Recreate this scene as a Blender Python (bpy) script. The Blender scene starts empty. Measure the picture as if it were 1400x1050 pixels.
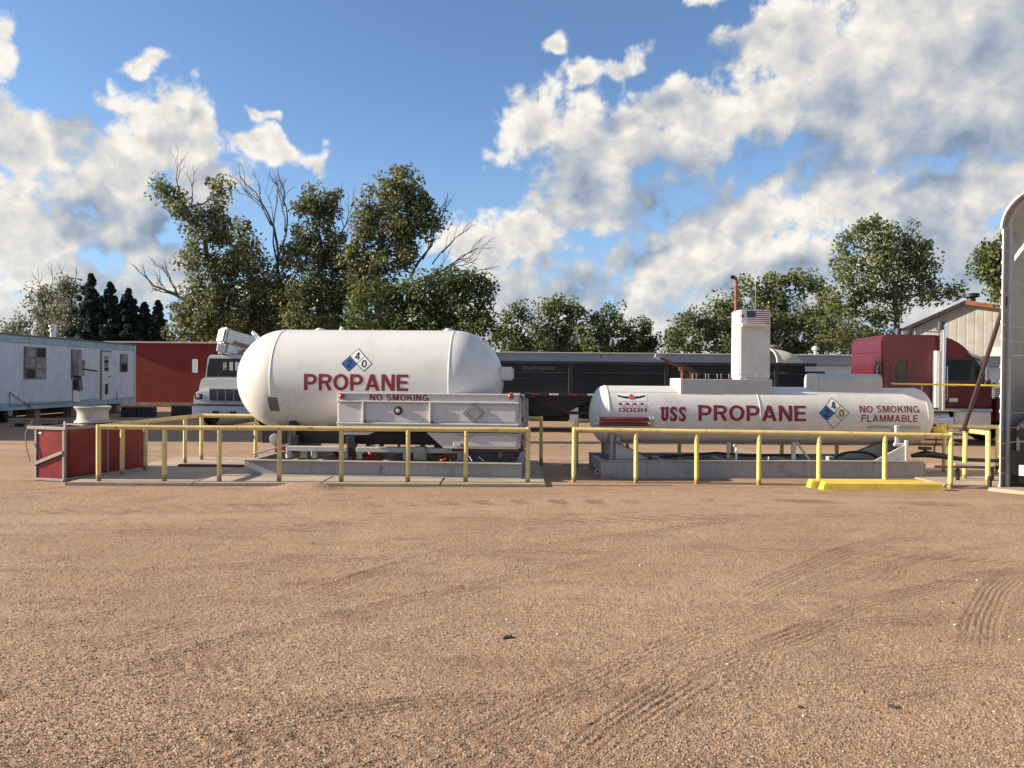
import bpy, bmesh, math, random
import numpy as np
from mathutils import Vector, Matrix, Euler

random.seed(7)
np.random.seed(7)
rad = math.radians
scene = bpy.context.scene
COL = scene.collection

# ------------------------------------------------------------------ camera
CAM_H, F_PX, PITCH, ROLL = 1.7, 1050.0, math.atan(8/1050.0), rad(0.5)
cam_data = bpy.data.cameras.new('camera')
cam_data.sensor_width = 36.0
cam_data.lens = 36.0*F_PX/1400.0
cam_data.clip_start, cam_data.clip_end = 0.1, 9000.0
cam = bpy.data.objects.new('camera', cam_data)
COL.objects.link(cam)
cam.matrix_world = Matrix.Translation((0, 0, CAM_H)) @ Matrix.Rotation(rad(90)-PITCH, 4, 'X') @ Matrix.Rotation(ROLL, 4, 'Z')
scene.camera = cam

# ------------------------------------------------------------------ sun, exposure
SUN_EL, SUN_FRONT = rad(21.5), rad(2.2)     # low sun on the left, a little in front of the tanks
sun_vec = Vector((-math.cos(SUN_EL)*math.cos(SUN_FRONT), -math.cos(SUN_EL)*math.sin(SUN_FRONT), math.sin(SUN_EL)))
sun_data = bpy.data.lights.new('sun', 'SUN')
sun_data.energy = 5.0
sun_data.angle = rad(0.53)
sun_data.color = (1.0, 0.86, 0.68)
sun = bpy.data.objects.new('sun', sun_data)
COL.objects.link(sun)
sun.location = sun_vec*60
sun.rotation_euler = sun_vec.to_track_quat('Z', 'Y').to_euler()
scene.view_settings.view_transform = 'Standard'
scene.view_settings.look = 'None'
scene.view_settings.gamma = 1.0
scene.view_settings.use_curve_mapping = False
scene.view_settings.exposure = 1.2
scene.cycles.use_denoising = True
scene.cycles.max_bounces = 6
scene.cycles.diffuse_bounces = 3
scene.cycles.glossy_bounces = 3
scene.cycles.transmission_bounces = 4
scene.cycles.transparent_max_bounces = 8


def hexc(h, a=1.0):
    h = h.lstrip('#')
    v = [int(h[i:i+2], 16)/255.0 for i in (0, 2, 4)]
    v = [c/12.92 if c <= 0.04045 else ((c+0.055)/1.055)**2.4 for c in v]
    return (v[0], v[1], v[2], a)


def dim(h):
    """a colour as it shows in the picture, turned into scene light at this exposure"""
    c = hexc(h)
    return (c[0]/EXPO, c[1]/EXPO, c[2]/EXPO, 1)


class NT:
    """small helper for node trees"""
    def __init__(self, tree):
        self.t = tree

    def n(self, kind, **kw):
        nd = self.t.nodes.new(kind)
        for k, v in kw.items():
            if k == 'inputs':
                for kk, vv in v.items():
                    if hasattr(vv, 'is_output'):
                        self.t.links.new(vv, nd.inputs[kk])
                    else:
                        nd.inputs[kk].default_value = vv
            else:
                setattr(nd, k, v)
        return nd

    def math(self, op, a, b=None, c=None, clamp=False):
        nd = self.t.nodes.new('ShaderNodeMath')
        nd.operation = op
        nd.use_clamp = clamp
        for i, v in enumerate((a, b, c)):
            if v is None:
                continue
            if hasattr(v, 'is_output'):
                self.t.links.new(v, nd.inputs[i])
            else:
                nd.inputs[i].default_value = v
        return nd.outputs[0]

    def vmath(self, op, a, b=None, c=None, out=0):
        nd = self.t.nodes.new('ShaderNodeVectorMath')
        nd.operation = op
        for i, v in enumerate((a, b, c)):
            if v is None:
                continue
            if hasattr(v, 'is_output'):
                self.t.links.new(v, nd.inputs[i])
            else:
                nd.inputs[i].default_value = v
        return nd.outputs['Value' if op in ('LENGTH', 'DOT_PRODUCT', 'DISTANCE') else 'Vector']

    def smooth(self, v, lo, hi, to0=0.0, to1=1.0):
        nd = self.t.nodes.new('ShaderNodeMapRange')
        nd.interpolation_type = 'SMOOTHSTEP'
        self.t.links.new(v, nd.inputs[0])
        nd.inputs[1].default_value = lo
        nd.inputs[2].default_value = hi
        nd.inputs[3].default_value = to0
        nd.inputs[4].default_value = to1
        return nd.outputs[0]

    def mixc(self, f, a, b, blend='MIX'):
        nd = self.t.nodes.new('ShaderNodeMix')
        nd.data_type = 'RGBA'
        nd.blend_type = blend
        for i, v in ((0, f), (6, a), (7, b)):
            if hasattr(v, 'is_output'):
                self.t.links.new(v, nd.inputs[i])
            else:
                nd.inputs[i].default_value = v
        return nd.outputs[2]

    def noise(self, vec, scale, detail=4.0, rough=0.5, dist=0.0, lac=2.0, dim='3D'):
        nd = self.t.nodes.new('ShaderNodeTexNoise')
        nd.noise_dimensions = dim
        if vec is not None:
            self.t.links.new(vec, nd.inputs['Vector'])
        nd.inputs['Scale'].default_value = scale
        nd.inputs['Detail'].default_value = detail
        nd.inputs['Roughness'].default_value = rough
        nd.inputs['Distortion'].default_value = dist
        nd.inputs['Lacunarity'].default_value = lac
        return nd.outputs[0]


# ------------------------------------------------------------------ sky with broken cumulus
def build_world():
    w = bpy.data.worlds.new('World')
    scene.world = w
    w.use_nodes = True
    w.cycles.sampling_method = 'NONE'
    t = w.node_tree
    t.nodes.clear()
    N = NT(t)
    sky = N.n('ShaderNodeTexSky', sky_type='NISHITA', sun_disc=False, sun_elevation=SUN_EL,
              sun_rotation=math.atan2(sun_vec.x, sun_vec.y), altitude=1200.0, air_density=1.0, dust_density=0.6, ozone_density=2.2)
    def field_group(name, clouds):
        """distance field of a set of clouds, 1 in the middle of a cloud and 0 at its rim"""
        g = bpy.data.node_groups.new(name, 'ShaderNodeTree')
        g.interface.new_socket('Place', in_out='INPUT', socket_type='NodeSocketVector')
        g.interface.new_socket('Near', in_out='OUTPUT', socket_type='NodeSocketFloat')
        G = NT(g)
        gi = G.n('NodeGroupInput')
        go = G.n('NodeGroupOutput')
        field = None
        for (x, y, rx, ry, *thin) in clouds:      # pixels of the photograph, turned into azimuth and elevation
            u, v = (x-700)/F_PX, (517+(x-700)*0.0087-y)/F_PX
            a, e = math.atan(u), math.atan(v/math.sqrt(1+u*u))
            sx, sy = F_PX/rx*math.sqrt(1+u*u), F_PX/ry
            q = G.vmath('MULTIPLY_ADD', gi.outputs[0], (sx, sy, 0), (-a*sx, -e*sy, 0))
            l = G.vmath('LENGTH', q)
            if thin:
                l = G.math('ADD', l, thin[0])
            field = l if field is None else G.math('SMOOTH_MIN', field, l, 0.12)
        g.links.new(G.math('MAXIMUM', G.math('SUBTRACT', 1.0, field), -1.0), go.inputs[0])
        return g

    tc = N.n('ShaderNodeTexCoord')
    d0 = tc.outputs['Generated']
    sepd = N.n('ShaderNodeSeparateXYZ', inputs={0: d0})
    az = N.math('ARCTAN2', sepd.outputs[0], sepd.outputs[1])
    el = N.math('ARCSINE', sepd.outputs[2])
    place = N.n('ShaderNodeCombineXYZ', inputs={0: az, 1: el}).outputs[0]
    den = N.math('MAXIMUM', N.math('ADD', sepd.outputs[2], 1.0), 0.3)
    flat = N.n('ShaderNodeCombineXYZ', inputs={0: N.math('DIVIDE', sepd.outputs[0], den), 1: N.math('DIVIDE', sepd.outputs[1], den)}).outputs[0]
    wn = N.n('ShaderNodeTexNoise', noise_dimensions='2D', inputs={'Vector': flat, 'Scale': 8.0, 'Detail': 3.0, 'Roughness': 0.6})
    warp = N.vmath('MULTIPLY_ADD', wn.outputs[1], (0.14, 0.12, 0.0), (-0.07, -0.06, 0.0))
    pw = N.vmath('ADD', place, warp)
    TOSUN = (-0.062, 0.058, 0.0)
    pw1 = N.vmath('ADD', pw, TOSUN)
    fl = N.vmath('MULTIPLY_ADD', warp, (0.12, 0.12, 0), flat)
    # the matching step on the flattened sky: sideways by azimuth, inward for up
    ca, sa = N.math('COSINE', az), N.math('SINE', az)
    step = N.n('ShaderNodeCombineXYZ', inputs={
        0: N.math('ADD', N.math('MULTIPLY', ca, TOSUN[0]), N.math('MULTIPLY', sa, -TOSUN[1])),
        1: N.math('ADD', N.math('MULTIPLY', sa, -TOSUN[0]), N.math('MULTIPLY', ca, -TOSUN[1]))}).outputs[0]
    fl1 = N.vmath('ADD', fl, step)
    fl2 = N.vmath('MULTIPLY_ADD', step, (0.22, 0.22, 0), fl)
    # the same kind of broken cloud all round the sky, beyond the part in view
    roam = N.math('MULTIPLY_ADD', N.noise(flat, 2.6, 2.0, 0.5, dim='2D'), 5.0, -2.7)
    offax = N.math('MAXIMUM', N.math('ABSOLUTE', az), N.math('MULTIPLY', el, 1.25))
    blend = N.smooth(offax, 0.62, 0.85)

    skyc = N.mixc(1.0, sky.outputs[0], (SKY_S*SKY_TINT[0], SKY_S*SKY_TINT[1], SKY_S*SKY_TINT[2], 1), 'MULTIPLY')
    haze = N.smooth(sepd.outputs[2], 0.0, 0.34, 0.68, 0.0)
    skyc = N.mixc(haze, skyc, dim('9dc2e8'))
    farness = N.smooth(sepd.outputs[2], 0.0, 0.16, 0.35, 0.0)

    def cloud(g, pl, fp):
        if g:
            near = N.n('ShaderNodeGroup', node_tree=g, inputs={0: pl}).outputs[0]
            base = N.n('ShaderNodeMix', data_type='FLOAT', inputs={0: blend, 2: near, 3: roam}).outputs[0]
        else:
            base = roam
        low = N.noise(fp, 11.0, 3.0, 0.55, dim='2D')
        return N.math('ADD', N.math('MULTIPLY', base, 1.15), N.math('MULTIPLY_ADD', low, 1.3, -0.66))

    def puffs(v, det):
        """rounded heads (inverted cells, several sizes) mixed with ragged noise"""
        vo = N.n('ShaderNodeTexVoronoi', voronoi_dimensions='2D', feature='SMOOTH_F1', normalize=True,
                 inputs={'Vector': v, 'Scale': 24.0, 'Detail': det-1.0, 'Roughness': 0.55, 'Lacunarity': 2.1, 'Smoothness': 0.35})
        nz = N.noise(v, 42.0, det+3.0, 0.62, dim='2D')
        return N.math('ADD', N.math('MULTIPLY_ADD', vo.outputs['Distance'], -1.0, 0.66), N.math('MULTIPLY', nz, 0.75))

    fine0 = puffs(fl, 4.0)
    fine1 = puffs(fl2, 3.0)

    def cloudy_sky(g):
        soft0 = cloud(g, pw, fl)
        soft1 = cloud(g, pw1, fl1)
        cov0 = N.math('ADD', soft0, N.math('MULTIPLY_ADD', fine0, 1.6, -1.13))
        cover = N.smooth(cov0, -0.12, 0.46)
        rsoft = N.math('MINIMUM', N.math('SUBTRACT', soft0, soft1), 0.50)
        relief = N.math('SUBTRACT', fine0, fine1)
        thick = N.smooth(soft0, 0.0, 1.1)
        lit = N.math('ADD', N.math('ADD', N.math('MULTIPLY', relief, 0.62), N.math('MULTIPLY', rsoft, 0.66)), N.math('MULTIPLY_ADD', thick, -0.30, 0.655), clamp=True)
        ramp = N.n('ShaderNodeValToRGB')
        cr = ramp.color_ramp
        cr.elements[0].position, cr.elements[0].color = 0.0, dim('8494ab')
        cr.elements[1].position, cr.elements[1].color = 1.0, dim('fffaf0')
        for pos, c in ((0.3, 'a9b4c3'), (0.55, 'c8cbcf'), (0.8, 'e8e4dc')):
            e = cr.elements.new(pos)
            e.color = dim(c)
        t.links.new(lit, ramp.inputs[0])
        cl = N.mixc(farness, ramp.outputs[0], dim('c4d3e2'))       # low clouds are far and pale
        both = N.mixc(N.math('MULTIPLY', cover, 0.97), skyc, cl)
        return N.n('ShaderNodeBackground', inputs={'Color': both, 'Strength': 1.0}).outputs[0]

    # three parts of one sky (left and right of the clear gap, and the rest all round): only the part a ray meets is worked out
    split = math.atan((530-700)/F_PX)
    bg_left = cloudy_sky(field_group('clouds_left', [c for c in CLOUDS if c[0] < 530]))
    bg_right = cloudy_sky(field_group('clouds_right', [c for c in CLOUDS if c[0] >= 530]))
    bg_rest = cloudy_sky(None)
    front = N.n('ShaderNodeMixShader', inputs={0: N.math('GREATER_THAN', az, split), 1: bg_left, 2: bg_right}).outputs[0]
    whole = N.n('ShaderNodeMixShader', inputs={0: N.math('GREATER_THAN', offax, 0.85), 1: front, 2: bg_rest}).outputs[0]
    out = N.n('ShaderNodeOutputWorld')
    t.links.new(whole, out.inputs[0])


EXPO = 2**1.2
SKY_S = 0.178/EXPO
SKY_TINT = (0.92, 1.0, 1.08)
CLOUDS = [
    (-5, 55, 44, 50, 0.1), (0, 190, 90, 56, 0.2), (70, 250, 60, 30, 0.25), (182, 104, 44, 22, 0.35), (158, 130, 26, 34, 0.45),
    (215, 205, 100, 52), (150, 235, 75, 52), (275, 235, 62, 56), (190, 300, 66, 44), (230, 350, 40, 36),
    (55, 310, 90, 46), (0, 330, 60, 60), (90, 368, 120, 40), (255, 400, 80, 30, 0.1), (20, 430, 120, 40), (330, 420, 90, 40, 0.1),
    (355, 200, 46, 24, 0.3), (362, 170, 32, 12, 0.5), (412, 206, 38, 20, 0.4),
    (748, 58, 26, 16, 0.55), (858, 76, 50, 26, 0.25), (795, 105, 44, 30, 0.3), (935, 2, 90, 24, 0.1),
    (735, 180, 72, 58), (850, 215, 130, 76), (950, 165, 72, 50), (800, 275, 90, 28, 0.1), (645, 345, 80, 44), (730, 320, 78, 52), (740, 405, 120, 66), (650, 440, 120, 50),
    (1000, 300, 90, 44), (905, 335, 85, 42), (880, 395, 76, 62), (1010, 375, 160, 80), (1000, 455, 280, 50),
    (1085, 70, 98, 70), (1060, 150, 88, 58), (1220, 110, 200, 92), (1350, 95, 150, 95), (1290, 0, 230, 76), (1190, 190, 120, 36),
    (1180, 255, 88, 68), (1265, 310, 120, 66), (1375, 250, 110, 44), (1350, 380, 150, 80), (1200, 405, 190, 70),
]
build_world()

# ------------------------------------------------------------------ helpers
def W(x, y, D):
    """point of the world seen at pixel (x, y) of the 1400x1050 photograph at depth D"""
    u, v = x-700.0, y-525.0
    cr, sr = math.cos(ROLL), math.sin(ROLL)
    uu, vv = u*cr+v*sr, -u*sr+v*cr
    dy = math.cos(PITCH)-vv/F_PX*math.sin(PITCH)
    dx = uu/F_PX
    dz = -vv/F_PX*math.cos(PITCH)-math.sin(PITCH)
    k = D/dy
    return Vector((dx*k, D, CAM_H+dz*k))


def gnd(x, y, z=0.0):
    """ground point under a pixel"""
    p = W(x, y, 1.0)
    k = (z-CAM_H)/(p.z-CAM_H)
    return Vector((p.x*k, k, z))


class MB:
    """collects shapes in one bmesh; build() links them as ONE mesh object"""
    def __init__(self):
        self.bm = bmesh.new()

    def box(self, c, s, bev=0.0, rot=None):
        m = Matrix.Translation(c) @ (rot.to_4x4() if rot is not None else Matrix.Identity(4)) @ Matrix.Diagonal((s[0], s[1], s[2], 1))
        r = bmesh.ops.create_cube(self.bm, size=1.0, matrix=m)
        if bev > 0:
            vs = r['verts']
            es = {e for v in vs for e in v.link_edges}
            bmesh.ops.bevel(self.bm, geom=list(es), offset=bev, segments=1 if bev < 0.02 else 2, affect='EDGES', clamp_overlap=True)
        return self

    def bar(self, p0, p1, w, h, bev=0.0):
        """rectangular bar from p0 to p1 (w across, h upright)"""
        p0, p1 = Vector(p0), Vector(p1)
        d = p1-p0
        z = d.normalized()
        up = Vector((0, 0, 1)) if abs(z.z) < 0.99 else Vector((1, 0, 0))
        x = up.cross(z).normalized()
        y = z.cross(x)
        rot = Matrix((x, y, z)).transposed()
        return self.box((p0+p1)/2, (w, h, d.length), bev, rot)

    def tube(self, pts, r, n=10, cap=True):
        pts = [Vector(p) for p in pts]
        rs = r if isinstance(r, (list, tuple)) else [r]*len(pts)
        rings = []
        prev = None
        for i, p in enumerate(pts):
            if i == 0:
                d = pts[1]-p
            elif i == len(pts)-1:
                d = p-pts[i-1]
            else:
                d = (pts[i+1]-p).normalized()+(p-pts[i-1]).normalized()
            d = d.normalized() if d.length > 1e-9 else Vector((0, 0, 1))
            ref = prev if prev is not None else (Vector((0, 0, 1)) if abs(d.z) < 0.9 else Vector((1, 0, 0)))
            x = (ref-d*ref.dot(d))
            x = x.normalized() if x.length > 1e-6 else d.orthogonal().normalized()
            prev = x
            y = d.cross(x)
            rings.append([self.bm.verts.new(p+(x*math.cos(2*math.pi*k/n)+y*math.sin(2*math.pi*k/n))*rs[i]) for k in range(n)])
        for a, b in zip(rings, rings[1:]):
            for k in range(n):
                self.bm.faces.new((a[k], a[(k+1) % n], b[(k+1) % n], b[k]))
        if cap:
            self.bm.faces.new(list(reversed(rings[0])))
            self.bm.faces.new(rings[-1])
        return self

    def cyl(self, p0, p1, r0, r1=None, n=14, cap=True):
        return self.tube([p0, p1], [r0, r0 if r1 is None else r1], n, cap)

    def lathe(self, prof, M=None, n=32, closed=False, a0=0.0, a1=2*math.pi):
        """prof: (radius, height) list about local z, placed with M"""
        M = M or Matrix.Identity(4)
        full = abs(a1-a0-2*math.pi) < 1e-6
        nn = n if full else n+1
        rings = []
        for (r, h) in prof:
            if r < 1e-6:
                rings.append([self.bm.verts.new(M @ Vector((0, 0, h)))])
            else:
                rings.append([self.bm.verts.new(M @ Vector((r*math.cos(a0+(a1-a0)*k/n), r*math.sin(a0+(a1-a0)*k/n), h))) for k in range(nn)])
        prs = list(zip(rings, rings[1:]))
        if closed:
            prs.append((rings[-1], rings[0]))
        for a, b in prs:
            for k in range(n):
                k2 = (k+1) % nn if full else k+1
                if len(a) == 1 and len(b) == 1:
                    continue
                if len(a) == 1:
                    self.bm.faces.new((a[0], b[k2], b[k]))
                elif len(b) == 1:
                    self.bm.faces.new((a[k], a[k2], b[0]))
                else:
                    self.bm.faces.new((a[k], a[k2], b[k2], b[k]))
        return self

    def prism(self, poly, y0, y1, bev=0.0, M=None):
        """polygon in the xz plane drawn out from y0 to y1"""
        M = M or Matrix.Identity(4)
        a = [self.bm.verts.new(M @ Vector((x, y0, z))) for x, z in poly]
        b = [self.bm.verts.new(M @ Vector((x, y1, z))) for x, z in poly]
        n = len(poly)
        fs = [self.bm.faces.new(a), self.bm.faces.new(list(reversed(b)))]
        for k in range(n):
            fs.append(self.bm.faces.new((a[(k+1) % n], a[k], b[k], b[(k+1) % n])))
        bmesh.ops.recalc_face_normals(self.bm, faces=fs)
        if bev > 0:
            es = {e for f in fs for e in f.edges}
            bmesh.ops.bevel(self.bm, geom=list(es), offset=bev, segments=2, affect='EDGES', clamp_overlap=True)
        return self

    def poly(self, pts):
        self.bm.faces.new([self.bm.verts.new(Vector(p)) for p in pts])
        return self

    def mesh(self, name, smooth=35.0):
        me = bpy.data.meshes.new(name)
        bmesh.ops.recalc_face_normals(self.bm, faces=self.bm.faces)
        self.bm.to_mesh(me)
        self.bm.free()
        if smooth:
            me.shade_smooth()
            me.set_sharp_from_angle(angle=rad(smooth))
        return me

    def build(self, name, m, parent=None, smooth=35.0, loc=None):
        return obj(name, self.mesh(name, smooth), m, parent, loc)


def obj(name, me, m=None, parent=None, loc=None):
    o = bpy.data.objects.new(name, me)
    if m is not None and me is not None and len(me.materials) == 0:
        me.materials.append(m)
    COL.objects.link(o)
    if parent is not None:
        o.parent = parent
    if loc is not None:
        o.location = loc
    return o


def tag(o, label=None, cat=None, group=None, kind=None):
    for k, v in (('label', label), ('category', cat), ('group', group), ('kind', kind)):
        if v:
            o[k] = v
    return o


def thing(name, label, cat, loc=(0, 0, 0), rz=0.0, group=None):
    e = bpy.data.objects.new(name, None)
    e.empty_display_size = 0.2
    COL.objects.link(e)
    e.location = loc
    e.rotation_euler = (0, 0, rz)
    return tag(e, label, cat, group)


def RX(a): return Matrix.Rotation(a, 4, 'X')
def RY(a): return Matrix.Rotation(a, 4, 'Y')
def RZ(a): return Matrix.Rotation(a, 4, 'Z')
def TR(*v): return Matrix.Translation(v)


# ------------------------------------------------------------------ materials
ALBEDO = 0.87      # one common trim for all paints
def mat(name, col, rough=0.55, metal=0.0, var=0.10, scale=3.0, bump=0.0, bscale=60.0, dirt=None, coat=0.0, streak=None, spec=0.5):
    """painted or bare surface: colour with a little drift, optional dirt blotches (colour, amount, scale) and run-off streaks (colour, amount)"""
    c = hexc(col) if isinstance(col, str) else (col[0], col[1], col[2], 1)
    c = (c[0]*ALBEDO, c[1]*ALBEDO, c[2]*ALBEDO, 1)
    m = bpy.data.materials.new(name)
    m.use_nodes = True
    t = m.node_tree
    N = NT(t)
    b = t.nodes['Principled BSDF']
    tc = N.n('ShaderNodeTexCoord')
    v = tc.outputs['Object']
    nz = N.noise(v, scale, 5.0, 0.6)
    lo = tuple(x*(1-var) for x in c[:3])+(1,)
    hi = tuple(min(1, x*(1+var)) for x in c[:3])+(1,)
    cc = N.mixc(N.smooth(nz, 0.3, 0.7), lo, hi)
    if streak:
        sv = N.vmath('MULTIPLY', v, (9.0, 9.0, 0.7))
        s = N.noise(sv, 1.6, 5.0, 0.6)
        cc = N.mixc(N.smooth(s, 0.52, 0.78, 0.0, streak[1]), cc, hexc(streak[0]))
    rr = rough
    if dirt:
        dz = N.noise(v, dirt[2], 8.0, 0.65)
        df = N.smooth(dz, 0.5, 0.72, 0.0, dirt[1])
        cc = N.mixc(df, cc, hexc(dirt[0]))
        rr = N.math('MULTIPLY_ADD', df, 0.3, rough)
    t.links.new(cc, b.inputs['Base Color'])
    if hasattr(rr, 'is_output'):
        t.links.new(rr, b.inputs['Roughness'])
    else:
        b.inputs['Roughness'].default_value = rr
    b.inputs['Metallic'].default_value = metal
    b.inputs['Specular IOR Level'].default_value = spec
    if coat:
        b.inputs['Coat Weight'].default_value = coat
        b.inputs['Coat Roughness'].default_value = 0.08
    if bump:
        bz = N.noise(v, bscale, 4.0, 0.6)
        bn = N.n('ShaderNodeBump', inputs={'Height': bz, 'Strength': bump, 'Distance': 0.01})
        t.links.new(bn.outputs[0], b.inputs['Normal'])
    return m


def ribbed(name, col, axis, pitch, depth=0.5, rough=0.5, dirt=None, metal=0.0, streak=None):
    """sheet with fine pressed ribs, too small to pick apart"""
    m = mat(name, col, rough, metal, 0.12, 1.3, dirt=dirt, streak=streak)
    t = m.node_tree
    N = NT(t)
    tc = N.n('ShaderNodeTexCoord')
    s = N.n('ShaderNodeSeparateXYZ', inputs={0: tc.outputs['Object']})
    w = N.math('ABSOLUTE', N.math('SINE', N.math('MULTIPLY', s.outputs[axis], math.pi/pitch)))
    w = N.smooth(w, 0.05, 0.5)
    bn = N.n('ShaderNodeBump', inputs={'Height': w, 'Strength': depth, 'Distance': 0.02})
    t.links.new(bn.outputs[0], t.nodes['Principled BSDF'].inputs['Normal'])
    return m


def glass(name, col='10161a', rough=0.06):
    m = mat(name, col, rough, 0.0, 0.05, 1.0, spec=0.45)
    return m


M = {}
M['tank'] = mat('tank_white_paint', (0.72, 0.71, 0.675), 0.34, 0, 0.03, 1.2, dirt=('a89c88', 0.20, 3.0), streak=('b5aa98', 0.22), coat=0.15)
M['subtank'] = mat('submarine_white_paint', (0.70, 0.685, 0.645), 0.38, 0, 0.04, 1.5, dirt=('9a8a76', 0.28, 2.5), streak=('a89a86', 0.25))
M['white'] = mat('white_paint', (0.66, 0.65, 0.625), 0.42, 0, 0.05, 3.0, dirt=('8d8170', 0.35, 5.0))
M['boxwhite'] = mat('weathered_white_steel', (0.60, 0.58, 0.565), 0.45, 0, 0.05, 2.0, dirt=('8a7a6a', 0.30, 4.0), streak=('8d7c6c', 0.22), bump=0.06, bscale=3)
M['grey_skid'] = mat('grey_skid_paint', (0.36, 0.35, 0.335), 0.6, 0, 0.1, 2.0, dirt=('6b5b4b', 0.5, 4.0), streak=('6a5a4c', 0.3))
M['grey_metal'] = mat('grey_metal', (0.42, 0.41, 0.40), 0.45, 0.3, 0.1, 4.0, dirt=('5f5448', 0.4, 6.0))
M['lightgrey'] = mat('light_grey_paint', (0.50, 0.495, 0.48), 0.5, 0, 0.05, 3.0, dirt=('8b8276', 0.3, 5.0), streak=('857a6c', 0.25))
M['red_letter'] = mat('red_lettering', (0.235, 0.012, 0.022), 0.45, 0, 0.08, 9.0)
M['black_letter'] = mat('black_lettering', (0.012, 0.012, 0.013), 0.45, 0, 0.08, 9.0)
M['sticker_white'] = mat('sticker_white', (0.82, 0.81, 0.79), 0.4, 0, 0.03, 9.0)
M['sticker_blue'] = mat('sticker_blue', (0.025, 0.115, 0.36), 0.4, 0, 0.15, 12.0)
M['sticker_yellow'] = mat('sticker_faded_yellow', (0.70, 0.66, 0.40), 0.45, 0, 0.1, 12.0)
M['sticker_red'] = mat('sticker_red', (0.33, 0.02, 0.025), 0.45, 0, 0.1, 12.0)
M['sticker_orange'] = mat('sticker_orange_red', (0.62, 0.10, 0.06), 0.45, 0, 0.25, 80.0)
M['sticker_green'] = mat('sticker_green', (0.05, 0.17, 0.08), 0.45, 0, 0.1, 12.0)
M['navy'] = mat('sticker_navy', (0.025, 0.035, 0.085), 0.45, 0, 0.1, 12.0)
M['yellow'] = mat('yellow_rail_paint', (0.74, 0.58, 0.235), 0.48, 0, 0.10, 2.0, dirt=('9c7a48', 0.55, 9.0), streak=('7d5c34', 0.35), bump=0.08, bscale=40)
M['yellow2'] = mat('yellow_post_paint', (0.80, 0.66, 0.22), 0.46, 0, 0.08, 2.0, dirt=('8d6a3c', 0.55, 10.0), streak=('7d5c34', 0.35), bump=0.08, bscale=40)
M['curb_yellow'] = mat('yellow_stop_paint', (0.80, 0.58, 0.10), 0.6, 0, 0.1, 3.0, dirt=('a07a3a', 0.35, 10.0), bump=0.15, bscale=50)
M['curb_lit_end'] = mat('lit_end_stop_paint', (0.86, 0.76, 0.06), 0.6, 0, 0.1, 3.0, dirt=('a88a3a', 0.3, 9.0), bump=0.15, bscale=50)
M['concrete'] = mat('concrete', (0.39, 0.32, 0.245), 0.85, 0, 0.10, 1.4, bump=0.2, bscale=90, dirt=('7d6b58', 0.5, 2.5))
M['concrete_pale'] = mat('pale_concrete', (0.58, 0.54, 0.46), 0.85, 0, 0.08, 2.0, bump=0.2, bscale=90, dirt=('8d7b66', 0.4, 3.0))
M['rust'] = mat('rusty_iron', (0.13, 0.055, 0.035), 0.75, 0.1, 0.3, 9.0, dirt=('6d3a26', 0.6, 9.0), bump=0.2)
M['rust_red'] = mat('red_brown_primer', (0.15, 0.045, 0.035), 0.6, 0.0, 0.2, 5.0, dirt=('4a2a22', 0.5, 7.0))
M['copper'] = mat('copper_pipe', (0.42, 0.16, 0.08), 0.42, 0.5, 0.15, 6.0, dirt=('4a3022', 0.4, 12.0))
M['black'] = mat('black_paint', (0.016, 0.016, 0.017), 0.5, 0, 0.2, 4.0, dirt=('4a4238', 0.35, 5.0))
M['rubber'] = mat('rubber', (0.022, 0.021, 0.020), 0.8, 0, 0.15, 5.0, dirt=('6b5a48', 0.35, 4.0))
M['chrome'] = mat('chrome', (0.72, 0.71, 0.69), 0.16, 1.0, 0.05, 3.0)
M['alu'] = mat('aluminium', (0.62, 0.61, 0.60), 0.36, 0.9, 0.06, 3.0, dirt=('7d7468', 0.3, 5.0))
M['maroon'] = mat('maroon_truck_paint', (0.085, 0.0065, 0.011), 0.38, 0.0, 0.08, 1.2, spec=0.3, coat=0.25, dirt=('5c3a34', 0.18, 1.5))
M['cabinet_red'] = mat('red_cabinet_sheet', (0.225, 0.018, 0.022), 0.33, 0, 0.18, 2.2, dirt=('7a4540', 0.35, 2.5), streak=('7d4440', 0.25))
M['frame_grey'] = mat('weathered_grey_frame', (0.30, 0.275, 0.26), 0.55, 0.3, 0.12, 4.0, dirt=('6a5348', 0.5, 6.0))
M['glass'] = glass('dark_glass', '0c1114', 0.12)
M['dull_glass'] = glass('dusty_glass', '2a2a28', 0.5)
M['glass_sky'] = glass('greenish_cab_glass', '1c2b2a', 0.04)
M['lamp_red'] = mat('red_lamp_lens', (0.34, 0.035, 0.012), 0.15, 0, 0.1, 9.0, coat=0.6)
M['lens'] = mat('clear_lens', (0.55, 0.56, 0.56), 0.1, 0.4, 0.1, 30.0, coat=0.5)
M['cone'] = mat('orange_cone', (0.62, 0.13, 0.045), 0.55, 0, 0.1, 5.0, dirt=('8a4f3a', 0.4, 5.0))
M['wood'] = mat('weathered_timber', (0.33, 0.23, 0.145), 0.8, 0, 0.2, 6.0, dirt=('4a3a2c', 0.4, 5.0), bump=0.2)
M['truckwhite'] = mat('truck_white_paint', (0.60, 0.60, 0.59), 0.32, 0, 0.03, 2.0, coat=0.1, dirt=('8d8376', 0.25, 3.0))
M['home_white'] = mat('home_white_siding', (0.66, 0.67, 0.69), 0.55, 0, 0.05, 1.5, dirt=('8d8a86', 0.30, 1.7), streak=('85807a', 0.22))
M['home_teal'] = mat('home_teal_trim', (0.36, 0.47, 0.49), 0.55, 0, 0.1, 2.0, dirt=('6b706c', 0.45, 2.5), streak=('55605e', 0.4))
M['brown_frame'] = mat('brown_window_frame', (0.19, 0.165, 0.14), 0.6, 0, 0.15, 4.0)
M['curtain'] = mat('dusty_curtain', (0.30, 0.28, 0.25), 0.9, 0, 0.35, 5.0)


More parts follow.
